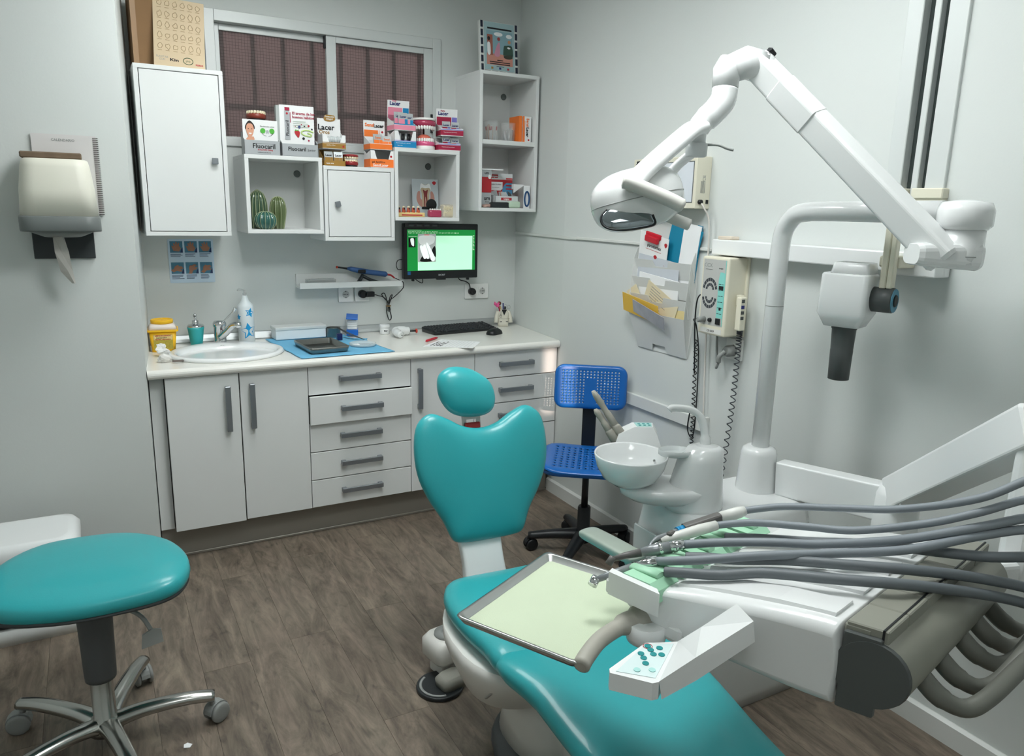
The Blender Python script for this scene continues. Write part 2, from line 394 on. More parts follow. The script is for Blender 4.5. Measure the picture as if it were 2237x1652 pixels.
d = panel(sc_, 'door', D[1]+.003, D[2], ZB, ZT, 0); bar_handle(d, -1.577, .671, False, CF)
def drawers(t, x0, x1, hx, open_=()):
    h = (ZT-ZB)/5
    for i in range(5):
        dy = -.022 if i in open_ else 0
        d = panel(t, 'drawer', x0, x1, ZT-h*(i+1)+.001, ZT-h*i-.001, dy); bar_handle(d, hx, ZT-h*(i+.47), True, CF+dy)
dc = thing('drawer_cabinet', 'white five drawer base unit beside the sink, its second drawer slightly open', 'cabinet')
carcass(dc, D[2], D[3]); drawers(dc, D[2], D[3], -1.09, (1,))
nc = thing('narrow_cabinet', 'narrow white base cabinet with one door between two drawer units', 'cabinet')
carcass(nc, D[3], D[4]); d = panel(nc, 'door', D[3], D[4], ZB, ZT); bar_handle(d, -.793, .672, False, CF)
dc = thing('drawer_cabinet', 'white drawer base unit in the corner by the blue chair', 'cabinet')
carcass(dc, D[4], D[5]); drawers(dc, D[4], D[5], -.255)
tag(MB().box((-1.977, -.545, ZB), (D[0]-.001, -.565, ZT)).obj('filler_panel', white), 'narrow white filler panel between cabinet and left wall', 'panel')
tag(MB().box((-1.976, -.548, 0), (-.016, -.535, ZB-.001)).box((-1.976, -.554, 0), (-.016, -.548, .012), .002, 1).obj('plinth', mat('plinth_grey', '8d8880', .35, .3, var=.08, scale=3)), 'grey metallic kick plate under the base cabinets', 'plinth')

# ------------------------------------------------------------------ worktop with sink cut-out
CT, CB_ = .862, .8235
SX, SY, SRX, SRY = -1.632, -.352, .232, .200
b = MB(); n = 48
x0, x1, y0, y1 = -1.90, -1.365, -.60, -.001
def rect_pt(a):
    c, s = math.cos(a), math.sin(a); ts = []
    if c > 1e-9: ts.append((x1-SX)/c)
    if c < -1e-9: ts.append((x0-SX)/c)
    if s > 1e-9: ts.append((y1-SY)/s)
    if s < -1e-9: ts.append((y0-SY)/s)
    t = min(ts); return (SX+c*t, SY+s*t)
angs = sorted([2*PI*i/n for i in range(n)] + [math.atan2(yy-SY, xx-SX) % (2*PI) for xx in (x0, x1) for yy in (y0, y1)])
ot = [rect_pt(a) for a in angs]; it = [(SX+SRX*math.cos(a), SY+SRY*math.sin(a)) for a in angs]
b.loft([[(x, y, CB_) for x, y in it], [(x, y, CT) for x, y in it], [(x, y, CT) for x, y in ot], [(x, y, CB_) for x, y in ot]], closed=True, smooth=False)
b.prism([(-1.984, -.60), (x0, -.60), (x0, -.001), (-1.935, -.001)], CB_, CT)
b.prism([(x1, -.60), (-.001, -.60), (.057, -.001), (x1, -.001)], CB_, CT)
h = (CT-CB_)/2
nose = [(-.60, CB_)] + [(-.612-h*.95*math.sin(PI*k/8), CB_+h-h*math.cos(PI*k/8)) for k in range(9)] + [(-.60, CT)]
b.loft([[(xx, y, z) for y, z in nose] for xx in (-1.984, -.003)], smooth=False)
wt = tag(b.obj('worktop', mat('worktop_white', 'ebeae4', .22, var=.012, scale=5, coat=.3)), 'long white laminate worktop with rounded front edge along the back wall', 'worktop')
# aluminium splash profile
tag(MB().prism([(0, 0), (-.022, 0), (-.022, .006), (-.016, .02), (-.006, .036), (0, .04)], -1.93, .05, Matrix.Translation((0, 0, CT)) @ Matrix(((0, 0, 1, 0), (1, 0, 0, 0), (0, 1, 0, 0), (0, 0, 0, 1)))).obj('splash_profile', mat('satin_aluminium', 'b0b4b4', .42, .7)), 'satin aluminium splash strip along the back of the worktop', 'trim strip')

# ------------------------------------------------------------------ wall boxes
WB = .018
def wallbox(name, label, x, z, wd, ht, door=False, knob=None, shelf=None, disc=None, group=None):
    t = thing(name, label, 'cabinet' if door else 'shelf', (x, 0, z))
    b = MB(); dp = -.30
    b.box((0, 0, 0), (wd, dp, WB), .0015, 1).box((0, 0, ht-WB), (wd, dp, ht), .0015, 1)
    b.box((0, 0, WB-.001), (WB, dp, ht-WB+.001), .0015, 1).box((wd-WB, 0, WB-.001), (wd, dp, ht-WB+.001), .0015, 1)
    b.box((WB-.001, -.002, WB-.001), (wd-WB+.001, -.008, ht-WB+.001))
    b.obj('body', white, t)
    if door:
        g = .0028
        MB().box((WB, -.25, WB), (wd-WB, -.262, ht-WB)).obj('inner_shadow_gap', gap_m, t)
        d = MB().box((WB+g, -.280, WB+g), (wd-WB-g, -.299, ht-WB-g), .001, 1).obj('door', white, t)
        kx, kz, tilt = knob
        k = MB().box((-.006, 0, -.006), (.006, -.014, .006)).box((-.013, -.012, -.013), (.013, -.022, .013), .002, 1).obj('knob', alum, d, (kx-x, -.299, kz-z), (0, R(tilt), 0))
    if shelf: MB().box((WB, -.008, shelf-z-.011), (wd-WB, dp+.004, shelf-z+.011), .001, 1).obj('shelf_board', white, t)
    if disc: MB().lathe([(.017, 0), (.017, .004), (.014, .006)], 20, FR(disc[0]-x, -.008, disc[1]-z)).obj('wall_fixing', mat('fixing_grey', '6f7675', .4, .5), t)
    return t
TALL = wallbox('wall_cabinet', 'tall white wall cabinet with flush door and square grey knob', -1.925, 1.390, .35, .70, True, (-1.629, 1.713, 0))
CUBE1 = wallbox('wall_cube', 'open white wall cube holding the ceramic cacti', -1.504, 1.401, .35, .35, disc=(-1.204, 1.683))
CUBE2 = wallbox('wall_cube', 'closed white wall cube with tilted square knob between two open cubes', -1.149, 1.367, .35, .35, True, (-1.088, 1.541, -12))
CUBE3 = wallbox('wall_cube', 'open white wall cube above the monitor holding tooth models', -.795, 1.467, .35, .35, disc=(-.499, 1.749))
TALL2 = wallbox('wall_shelf', 'tall open white wall shelf with two compartments in the corner', -.334, 1.522, .35, .70, shelf=1.875, disc=(-.044, 2.144))
# ------------------------------------------------------------------ on the worktop
Z0 = CT + .0005
# sink
b = MB(); rings = []
def ell(rx, ry, z, cy=0, n=48): return [(rx*math.cos(2*PI*i/n), cy+ry*math.sin(2*PI*i/n), z) for i in range(n)]
for q in ((.246, .222, 0, 0), (.250, .226, .008, 0), (.244, .220, .016, 0), (.232, .208, .019, 0), (.216, .172, .014, -.026), (.207, .163, .0, -.026), (.190, .148, -.05, -.026), (.15, .115, -.10, -.026), (.05, .045, -.125, -.02), (.02, .02, -.127, -.02)): rings.append(ell(*q[:3], q[3]))
porc = mat('porcelain', 'eceeee', .12, var=.005, coat=.6)
sk = thing('wash_basin', 'oval white porcelain basin set into the worktop', 'sink', (SX, SY, Z0))
b.loft(rings, cap=True); b.obj('basin', porc, sk)
MB().lathe([(.013, 0), (.013, .003), (.009, .004)], 20, T(-.01, .125, -.020, 68)).obj('overflow_hole', mat('overflow_dark', '5c5552', .4, .5), sk)
MB().lathe([(.022, 0), (.022, .003), (.014, .003)], 20, T(0, -.02, -.126)).obj('drain', chrome, sk)
text('ROCA', .008, ink, sk, T(.0, .146, .0125, 20), bold=.0004)
# tap
t = thing('mixer_tap', 'chrome single lever mixer tap behind the basin', 'tap', (-1.628, -.118, Z0+.0185))
MB().lathe([(.031, 0), (.031, .004), (.0275, .008), (.027, .07), (.031, .074), (.031, .088), (.024, .098), (.008, .102)], 24).obj('body', chrome, t)
MB().tube(spline([(.0, -.018, .022), (.026, -.06, .055), (.048, -.095, .088), (.066, -.12, .093)], 5), [.017]*5+[.0155]*5+[.0145]*5+[.014], 12).rod((.066, -.12, .104), (.069, -.125, .080), .015, .014).obj('spout', chrome, t)
MB().tube(spline([(.005, -.005, .085), (.035, -.02, .115), (.062, -.034, .145), (.072, -.040, .165)], 5), [.005]*5+[.006]*5+[.011]*4+[.012, .008], 10, flat=.7).obj('lever', chrome, t)
MB().lathe([(.004, 0), (.004, .003)], 10, T(.002, -.0245, .062, 90)).obj('indicator', mat('red_dot', '553030', .4), t)
# soap dispenser
t = thing('soap_dispenser', 'teal soap dispenser with chrome pump on the worktop', 'dispenser', (-1.735, -.115, Z0))
MB().lathe([(.024, 0), (.026, .006), (.030, .03), (.036, .08), (.0385, .094)], 24).obj('bottle', mat('teal_plastic', '2fa6a9', .4), t)
MB().lathe([(.0385, .094), (.039, .098), (.034, .104), (.016, .108), (.015, .109), (.015, .124), (.010, .126)], 24).obj('collar', chrome, t)
MB().rod((0, 0, .125), (0, 0, .142), .0045).ball((0, 0, .148), (.009, .009, .009)).tube([(0, 0, .147), (-.004, -.022, .146)], .0045, 8).obj('pump', chrome, t)
# disinfectant bottle
t = thing('squeeze_bottle', 'tall translucent bottle decorated with blue stars behind the basin', 'bottle', (-1.499, -.085, Z0))
frost = mat('frosted_plastic', 'dfe7ea', .35, var=.01)
MB().lathe([(.034, 0), (.0385, .004), (.0385, .175), (.036, .185), (.018, .205), (.012, .228), (.009, .232)], 28).obj('bottle', frost, t)
MB().lathe([(.009, .232), (.009, .244), (.005, .246), (.005, .258)], 14).tube([(0, 0, .256), (-.03, -.004, .262), (-.034, -.004, .255)], .004, 8).obj('spray_head', mat('clear_grey', 'c3c6c4', .3, alpha=.6), t)
def star(par, az, z, r, rot, m):
    pts = []
    for k in range(10):
        rr = r if k % 2 == 0 else r*.5; a = R(90+36*k+rot); pts.append((rr*math.cos(a), rr*math.sin(a)))
    sub = []
    for i in range(10):
        p, q = pts[i], pts[(i+1) % 10]
        for j in range(3): sub.append((p[0]+(q[0]-p[0])*j/3, p[1]+(q[1]-p[1])*j/3))
    def wrap(p, rad): a = az+p[0]/rad; return (rad*math.sin(a), -rad*math.cos(a), z+p[1])
    b = MB(); c0 = wrap((0, 0), .0392)
    vs = [wrap(p, .0392) for p in sub] + [c0]; k = len(sub)
    b._add(vs, [(i, (i+1) % k, k) for i in range(k)]); return b.obj('star', m, par)
sb = mat('star_blue', '1496cf', .5)
star(t, .12, .060, .042, 8, sb); star(t, .36, .150, .025, -15, sb); star(t, -1.15, .128, .016, 0, sb)
# sharps bin
t = thing('sharps_container', 'yellow sharps container with clear collar and printed label', 'container', (-1.883, -.165, Z0), R(-4))
yel = mat('yellow_plastic', 'f2bd22', .4)
MB().loft([[(x, y, 0) for x, y in rrect(.098, .09, .012)], [(x, y, .096) for x, y in rrect(.116, .106, .012)]]).loft([[(x, y, .094) for x, y in rrect(.132, .12, .012)], [(x, y, .102) for x, y in rrect(.132, .12, .012)]], smooth=False).obj('tub', yel, t)
MB().loft([[(x, y, .1015) for x, y in rrect(.122, .11, .012)], [(x, y, .125) for x, y in rrect(.1, .09, .02)], [(x, y, .127) for x, y in rrect(.09, .08, .02)]]).obj('collar', mat('milky_plastic', 'e6ddd6', .4), t)
MB().lathe([(.043, .126), (.047, .128), (.048, .142), (.045, .145), (.038, .145), (.036, .141)], 28).box((-.004, -.036, .14), (.004, .036, .1465)).obj('lid', yel, t)
lb = Matrix.Translation((0, -.0493, .046)) @ Euler((R(90+5.2), 0, 0)).to_matrix().to_4x4()
pr(t, mat('label_olive', 'b6a544', .6, var=.5, scale=260), rc(-.04, -.034, .04, .034), lb, 'label')
pr(t, mat('label_cream', 'e6cf8e', .6, var=.15, scale=120), rc(-.039, .010, .039, .033), lb @ T(0, 0, .0003), 'print')
text('LIMITE DE LLENADO', .0085, redm, t, lb @ T(0, .030, .001), bold=.0003, xs=.85)
text('Contenedor', .009, ink, t, lb @ T(-.006, .0205, .001), bold=.0002)
text('PELIGRO  BIOLOGICO', .0065, redm, t, lb @ T(0, .0125, .001), bold=.0003)
pr(t, yel, [(-.026, -.032), (-.008, -.032), (-.017, -.016)], lb @ T(0, 0, .0005), 'hazard_sign')
text('!', .012, ink, t, lb @ T(-.017, -.0265, .0012), bold=.0003)
# crumpled tissues
def crumple(name, label, loc, r, m, seed, sq=.75):
    rnd = random.Random(seed); bm = bmesh.new(); bmesh.ops.create_icosphere(bm, subdivisions=3, radius=1)
    offs = [(V((rnd.uniform(-1, 1), rnd.uniform(-1, 1), rnd.uniform(-1, 1))).normalized(), rnd.uniform(.15, .5)) for _ in range(26)]
    zs = []
    for v in bm.verts:
        n = v.co.normalized(); k = 1.0
        for d, a in offs:
            q = n.dot(d)
            if q > .55: k -= a*(q-.55)*1.6
        k *= 1+rnd.uniform(-.10, .10); v.co = V((n.x*r[0]*k, n.y*r[1]*k, n.z*r[2]*k)); zs.append(v.co.z)
    mz = min(zs)
    for v in bm.verts: v.co.z = max(v.co.z-mz, 0)
    me = bpy.data.meshes.new(name); bm.to_mesh(me); bm.free(); me.materials.append(m)
    return tag(link(name, me, None, loc), label, 'tissue', 'crumpled tissues by the basin')
tis = mat('tissue_paper', 'e4e4e2', .85, bump=.2, bscale=150)
crumple('tissue', 'crumpled white tissue in front of the sharps container', (-1.896, -.32, Z0), (.05, .045, .035), tis, 3)
crumple('tissue', 'crumpled tissue with brown stains at the worktop edge by the wall', (-1.915, -.47, Z0), (.045, .05, .032), mat('stained_tissue', 'dedcd8', .85, var=.35, scale=30), 9)
tag(MB().tube(spline([(0, 0, .009), (.02, -.006, .01), (.042, -.004, .009)], 4), .008, 8, flat=.6).obj('tea_strip', mat('brown_grey', '6f6660', .7), None, (-1.875, -.49, Z0)), 'small brown strip beside the stained tissue', 'strip')
# blue sheet
def sheet(name, label, cat, poly, m, z, amp, seed, n=26, thick=.0012):
    xs = [p[0] for p in poly]; ys = [p[1] for p in poly]; rnd = random.Random(seed)
    ph = [(rnd.uniform(10, 45), rnd.uniform(-30, 30), rnd.uniform(0, 6)) for _ in range(5)]
    k = len(poly); cx, cy = sum(xs)/k, sum(ys)/k; dense = []
    for i in range(k):
        a, c = poly[i], poly[(i+1) % k]
        for j in range(8):
            t = j/8; dense.append((a[0]+(c[0]-a[0])*t+rnd.uniform(-.003, .003), a[1]+(c[1]-a[1])*t+rnd.uniform(-.003, .003)))
    def zz(x, y): return z+amp*sum(.5+.5*math.sin(a*x+b_*y+c_) for a, b_, c_ in ph)/5
    rings = []
    for s in (1, .93, .8, .6, .35, .08): rings.append([(cx+(x-cx)*s, cy+(y-cy)*s, zz(cx+(x-cx)*s, cy+(y-cy)*s)) for x, y in dense])
    b = MB(); low = [[(x, y, zq-thick) for x, y, zq in r] for r in rings]
    b.loft(low[::-1] + rings); return tag(b.obj(name, m), label, cat)
blue_cl = mat('blue_drape', '6fb4d8', .8, var=.06, scale=20, bump=.15, bscale=300)
sheet('paper_drape', 'light blue disposable drape spread under the steel tray', 'drape', [(-1.41, -.06), (-1.40, -.16), (-1.375, -.40), (-1.358, -.612), (-1.13, -.607), (-.912, -.598), (-.94, -.42), (-.955, -.30), (-.925, -.215), (-1.0, -.19), (-1.0, -.06), (-1.2, -.045)], blue_cl, Z0+.002, .004, 4)
# white steriliser box
t = thing('instrument_box', 'white metal instrument box with lid standing on the blue drape', 'box', (-1.243, -.082, Z0+.0065), R(3))
MB().box((-.128, -.045, 0), (.128, .045, .048), .004, 2).obj('box', white2, t)
MB().box((-.131, -.048, .046), (.131, .048, .064), .004, 2).obj('lid', mat('lid_grey', 'cfd2d0', .4), t)
# steel tray
def steel_tray(name, label, cat, loc, rz, sx, sy, h, m, inner=None, mi=None, rim=.006, notch=False):
    t = thing(name, label, cat, loc, rz)
    b = MB(); r = .014; n = 5; W = .0015
    rings = []
    for k, z in ((0, 0), (.004, h*.5), (.008, h), (.008-rim*.6, h+.0015), (.006-rim, h)): rings.append([(x, y, z) for x, y in rrect(sx+2*k, sy+2*k, r, n)])
    rings += [[(x, y, W) for x, y in rrect(sx-2*rim, sy-2*rim, r*.6, n)]]
    b.loft(rings); b.obj('tray', m, t)
    if inner: MB().prism(rrect(sx-2*rim-.004, sy-2*rim-.004, r*.6, n), W+.0005, W+.0012).obj('paper_liner', mi, t)
    return t
dsteel = mat('old_steel', '8a8a86', .3, 1, var=.15, scale=30)
steel_tray('steel_tray', 'empty stainless steel tray lying on the blue drape', 'tray', (-1.218, -.42, Z0+.0065), R(4), .175, .245, .026, dsteel)
# petri dish
t = thing('glass_dish', 'shallow round glass dish on the blue drape', 'dish', (-1.012, -.412, Z0+.0065))
MB().lathe([(.058, 0), (.064, .002), (.066, .012), (.063, .013), (.060, .004), (.02, .003)], 36).obj('dish', mat('dish_glass', 'dfe6e6', .06, alpha=.45, var=0), t)
MB().box((-.05, -.012, .004), (-.018, .02, .006)).obj('mixing_pad', paper, t)
# pot, cap, blue dispenser, tweezers
t = thing('steel_pot', 'small round stainless steel pot beside the blue roll dispenser', 'pot', (-1.075, -.118, Z0+.0065))
MB().lathe([(.035, 0), (.037, .003), (.037, .046), (.039, .047), (.036, .048), (.035, .006), (.01, .005)], 28).obj('pot', dsteel, t)
tag(MB().prism(rrect(.026, .026, .003), 0, .032, bev=.001).obj('cap', mat('navy_plastic', '151c52', .35), None, (-1.073, -.222, Z0+.0065)), 'small dark navy plastic cap in front of the steel pot', 'cap')
t = thing('roll_dispenser', 'blue and clear dispenser box filled with white cotton rolls', 'dispenser', (-.968, -.10, Z0+.0065), R(-18))
bp_ = mat('blue_plastic', '1f66c0', .35)
MB().box((-.03, -.03, 0), (.03, .03, .03), .002, 1).obj('base', bp_, t)
MB().box((-.029, -.029, .03), (.029, .029, .09), .001, 1).obj('clear_case', glass, t)
MB().box((-.03, -.042, 0), (.03, .042, .007), .001, 1).obj('lid', bp_, t, (0, 0, .092), (R(9), R(4), 0))
for i in range(4): MB().rod((-.024, -.022, .038+.013*i), (.024, -.022, .038+.013*i), .0058).obj('cotton_roll', paper, t)
tag(MB().tube([(-1.06, -.15, Z0+.058), (-1.02, -.215, Z0+.036), (-.965, -.295, Z0+.012)], [.004, .005, .0015], 8, flat=.35).tube([(-1.062, -.15, Z0+.056), (-1.025, -.222, Z0+.032), (-.966, -.294, Z0+.011)], [.004, .005, .0015], 8, flat=.35).obj('tweezers', dgrey), 'dark steel tweezers leaning on the rim of the steel pot', 'tweezers')
# jar
t = thing('cement_jar', 'small white plastic jar with screw lid against the splash strip', 'jar', (-.79, -.10, Z0))
MB().lathe([(.023, 0), (.025, .003), (.025, .034), (.022, .036)], 24).obj('jar', white2, t)
MB().lathe([(.027, .036), (.0275, .038), (.0275, .05), (.025, .052)], 24).obj('lid', white2, t)
text('fiber', .011, ink, t, FR(-.002, -.0253, .02), bold=.0002)
# white curing gun lying on its side
t = thing('curing_gun', 'white pistol shaped curing light lying on the worktop', 'curing light', (-.755, -.20, Z0))
MB().tube(spline([(-.005, -.075, .02), (-.012, -.045, .024), (-.008, .0, .027), (.012, .012, .028), (.05, .016, .025), (.075, .018, .022)], 5), [.012]+[.018]*4+[.021]*5+[.024]*5+[.025]*5+[.022]*4+[.016, .01], 14).obj('body', enamel, t)
MB().rod((.072, .018, .022), (.115, .022, .02), .005).obj('light_guide', dark, t)
MB().lathe([(.004, 0), (.012, .002), (.012, .008), (.004, .01)], 16, T(.112, .022, .02, 0, 90)).obj('orange_shield', mat('orange_red', 'c8432f', .4), t)
MB().ball((-.006, -.0865, .02), .0035, 8).obj('button', dark, t)
# note paper and pen
t = thing('note_paper', 'sheet of white paper with handwriting overhanging the worktop edge', 'paper', (-.565, -.5, Z0))
P4 = [(-.175, -.02), (.035, -.155), (.15, -.01), (-.01, .135)]
MB().prism(P4, 0, .0008).obj('sheet', paper, t)
b = MB()
def pt(u, v): return ((P4[0][0]*(1-u)+P4[1][0]*u)*(1-v)+(P4[3][0]*(1-u)+P4[2][0]*u)*v, (P4[0][1]*(1-u)+P4[1][1]*u)*(1-v)+(P4[3][1]*(1-u)+P4[2][1]*u)*v)
for i in range(11):
    u = .12+.075*i; a, c = pt(u, .06), pt(u, .94); b.box((0, -.0004, .0009), (math.hypot(c[0]-a[0], c[1]-a[1]), .0004, .0011), M=T(a[0], a[1], 0, 0, 0, math.degrees(math.atan2(c[1]-a[1], c[0]-a[0]))))
b.obj('ruled_lines', mat('pencil_grey', '9aa0a8', .7), t)
rnd = random.Random(5); b = MB()
for i in range(4):
    pts = [pt(.1+.07*i+rnd.uniform(-.02, .02), .1+.02*k) + (.0013,) for k in range(int(20+rnd.random()*14))]
    b.tube(pts, .0008, 4)
b.obj('handwriting', ink, t)
tag(MB().tube([(-.684, -.42, Z0+.006), (-.675, -.412, Z0+.0065), (-.60, -.352, Z0+.007), (-.587, -.342, Z0+.006)], [.002, .006, .006, .004], 10).obj('pen', mat('red_pen', 'c21f35', .35)), 'red pen lying beside the handwritten paper', 'pen')
# keyboard
t = thing('keyboard', 'black computer keyboard on the worktop below the monitor', 'keyboard', (-.365, -.145, Z0), R(7))
MB().loft([[(x, y, 0) for x, y in rrect(.405, .15, .012)], [(x, y, .008+.10*(y+.075)) for x, y in rrect(.412, .155, .014)], [(x, y, .013+.10*(y+.075)) for x, y in rrect(.405, .148, .014)]], smooth=False).obj('case', dark, t)
kme = None
keym = mat('key_black', '22262a', .5)
for r_ in range(6):
    for c_ in range(21):
        if c_ in (14, 18): continue
        if r_ == 5 and 3 < c_ < 9 and c_ != 6: continue
        o = None
        if kme is None: o = MB().loft([[(x, y, 0) for x, y in rrect(.0155, .0165, .002, 1)], [(x, y, .006) for x, y in rrect(.012, .013, .002, 1)]], smooth=False).obj('key', keym, t); kme = o.data
        else: o = link('key', kme, t)
        y = .056-.0215*r_; o.location = (-.187+.0187*c_, y, .0125+.10*(y+.075)); o.rotation_euler = (.10, 0, 0)
        if r_ == 5 and c_ == 6: o.scale = (5.6, 1, 1)
# mouse
t = thing('computer_mouse', 'black computer mouse beside the keyboard', 'mouse', (-.235, -.315, Z0), R(-62))
MB().cushion(spline([(0, .055), (.028, .04), (.031, 0), (.027, -.04), (0, -.052), (-.027, -.04), (-.031, 0), (-.028, .04)], 4, True), .033, .0005, p=2.2).obj('shell', dark, t)
MB().lathe([(.006, 0), (.006, .005)], 12, T(-.0025, .03, .026, 0, 90)).obj('scroll_wheel', dgrey, t)
# lab coat pencil holder
t = thing('pencil_holder', 'cream ceramic pencil holder shaped like a doctor coat', 'holder', (-.058, -.085, Z0), R(-14))
cer = mat('cream_ceramic', 'ddd9cb', .35, var=.02)
tt = lambda z, w, d: [(x, y, z) for x, y in rrect(w, d, d*.4, 4)]
MB().loft([tt(0, .06, .042), tt(.02, .062, .044), tt(.055, .060, .042), tt(.075, .066, .044), tt(.094, .052, .04), tt(.1, .045, .03), tt(.098, .036, .022), tt(.03, .036, .022)], smooth=True).obj('coat', cer, t)
for s in (-1, 1): MB().tube(spline([(s*.03, 0, .09), (s*.040, -.002, .06), (s*.044, -.006, .022)], 4), [.011]*4+[.012]*4+[.013], 10).obj('sleeve', cer, t)
b = MB(); b.tube([(-.034, -.024, .048), (0, -.0245, .046), (.034, -.024, .048)], .0007, 4); b.obj('waist_seam', mat('seam_brown', '6c5f4e', .6), t)
for s in (-1, 1): MB().box((s*.018-.006, -.0232, .028), (s*.018+.006, -.0218, .031)).obj('pocket_slit', ink, t)
MB().prism([(-.016, .1), (.016, .1), (0, .066)], .0236, .0246, FR(0, 0, 0)).obj('neckline', dark, t)
b = MB(); b.tube([(-.02, -.0245, .094), (-.02, -.0245, .074), (-.026, -.0245, .066)], .0009, 5).tube([(-.02, -.0245, .074), (-.015, -.0245, .066)], .0009, 5)
b.tube([( -.0205+.006*math.cos(a*.5), -.0245, .061+.006*math.sin(a*.5)) for a in range(13)], .0008, 5); b.obj('stethoscope', ink, t)
def pencil(name, label, a, c, m, r=.0036): return tag(MB().rod(a, c, r).obj(name, m), label, 'pen', 'pens in the coat shaped holder')
hb = V((-.058, -.085, Z0))
def hp(x, y, z): return tuple(hb+V((x, y, z)))
t = thing('novelty_pencil', 'crimson pencil with a pink animal topper in the coat holder', 'pencil', hp(-.004, -.004, .06))
MB().rod((0, 0, -.02), (-.034, -.004, .062), .0035).obj('shaft', crim, t)
MB().ball((-.040, -.006, .064), (.013, .01, .010)).ball((-.055, -.009, .074), (.010, .009, .009)).ball((-.06, -.01, .084), (.003, .003, .005)).ball((-.034, -.006, .076), (.008, .006, .006)).obj('topper', mat('hot_pink', 'e05a94', .5), t)
t = thing('wooden_stick_toy', 'brown topped wooden stick in the coat holder', 'stick', hp(-.002, .004, .06))
MB().rod((0, 0, -.02), (-.018, .002, .058), .006).obj('stick', mat('pale_wood', 'cfae7c', .6), t)
MB().ball((-.022, .002, .074), (.012, .01, .012)).obj('topper', mat('brown_plush', '6f3a2a', .8), t)
pencil('pen', 'blue ballpoint pen standing in the coat holder', hp(.004, .002, .04), hp(.0, .004, .135), navy)
pencil('marker', 'black marker standing in the coat holder', hp(.009, 0, .04), hp(.013, .002, .115), dark, .006)
t = thing('scissors', 'small steel scissors with ring handles in the coat holder', 'scissors', hp(.018, .002, .06))
for s in (-1, 1):
    MB().tube([(-.004*s, 0, -.03), (.004*s+.004, 0, .03), (.008*s+.008, 0, .044)], .002, 6).tube([(.008+.011*s+.010*math.cos(2*PI*k/14), 0, .054+.012*math.sin(2*PI*k/14)-(.004 if s > 0 else 0)) for k in range(14)], .0016, 6, closed=True).obj('blade', steel, t)
# ------------------------------------------------------------------ on the back wall
t = thing('monitor', 'black monitor on the back wall showing a dental radiograph program', 'monitor', (-.447, -.045, 1.15))
MB().box((-.221, -.035, 0), (.221, 0, .298), .005, 2).obj('bezel', dark, t)
MB().box((-.10, 0, .06), (.10, .043, .22)).obj('wall_bracket', dark, t)
SM = FR(0, -.0352, 0)
scr_g = mat('screen_green', '0f8a3a', .3, emit=.55); scr_m = mat('screen_mint', 'b9f2cf', .3, emit=.75); scr_b = mat('screen_black', '070a0a', .3, emit=.1)
scr_w = mat('screen_white', 'e8efec', .3, emit=.75); scr_r = mat('screen_red', 'd0403a', .3, emit=.6); scr_gr = mat('screen_grey', 'a4aaa8', .3, emit=.5)
sc2 = pr(t, scr_g, rc(-.2025, .045, .2025, .266), SM, 'screen')
pr(sc2, scr_m, rc(-.142, .047, .185, .234), SM @ T(0, 0, .0006), 'image_area')
pr(sc2, scr_gr, rc(-.141, .092, -.036, .243), SM @ T(0, 0, .0010), 'radiograph')
def spl2(p, n=4): return [(q.x, q.y) for q in spline([(a, c, 0) for a, c in p], n, True)]
pr(sc2, scr_b, spl2([(-.130, .100), (-.110, .128), (-.09, .112), (-.06, .120), (-.052, .098), (-.08, .094), (-.11, .094)]), SM @ T(0, 0, .0016), 'radiograph')
pr(sc2, scr_b, spl2([(-.062, .150), (-.045, .178), (-.037, .160), (-.037, .12), (-.05, .13)]), SM @ T(0, 0, .0016), 'radiograph')
for dx, l in ((-.118, .045), (-.100, .052)): pr(sc2, scr_w, spl2([(dx-.012, .155+l*.4), (dx+.004, .165+l*.3), (dx+.024, .118), (dx+.018, .110), (dx+.008, .116)]), SM @ T(0, 0, .0021), 'tooth_shadow')
pr(sc2, scr_w, spl2([(-.094, .186), (-.084, .192), (-.048, .128), (-.041, .108), (-.052, .096), (-.066, .104), (-.078, .142)]), SM @ T(0, 0, .0024), 'tooth_shadow')
pr(sc2, mat('screen_lgrey', 'c9cecc', .3, emit=.6), spl2([(-.136, .228), (-.09, .236), (-.045, .230), (-.05, .195), (-.09, .182), (-.13, .19)]), SM @ T(0, 0, .0018), 'radiograph')
pr(sc2, scr_r, rc(-.105, .236, -.075, .239), SM @ T(0, 0, .0024), 'marker')
pr(sc2, scr_b, rc(-.195, .172, -.156, .222), SM @ T(0, 0, .0008), 'thumbnail')
pr(sc2, scr_w, spl2([(-.184, .216), (-.166, .218), (-.164, .182), (-.17, .178), (-.180, .19)]), SM @ T(0, 0, .0014), 'thumbnail')
b = MB(); rnd = random.Random(2)
for i in range(34): b.box((-.197+.0089*i+rnd.uniform(0, .002), .2445+rnd.uniform(0, .002), .0007), (-.197+.0089*i+.0048, .2505, .001), M=SM)
for i in range(18): b.box((-.197+.0098*i, .2545, .0007), (-.197+.0098*i+rnd.uniform(.003, .008), .2565, .001), M=SM)
b.box((-.197, .262, .0007), (-.12, .2635, .001), M=SM).box((-.195, .228, .0007), (-.148, .230, .001), M=SM)
for i in range(12): b.box((.188, .232-.007*i, .0007), (.188+rnd.uniform(.003, .011), .2355-.007*i, .001), M=SM)
b.obj('toolbar', mat('screen_icons', 'c8e6c8', .3, emit=.6), sc2)
pr(sc2, mat('screen_blue', '1d4f7c', .3, emit=.4), rc(-.201, .024, -.184, .042), SM, 'start_button')
text('acer', .019, mat('silver_print', 'b9bcbf', .3, .5), t, FR(.0, -.0355, .022), bold=.0003, xs=1.25)
MB().box((-.218, -.04, .277), (-.02, -.032, .299), .002, 1).obj('sound_bar', mat('dark_gloss', '1c2023', .15), t)
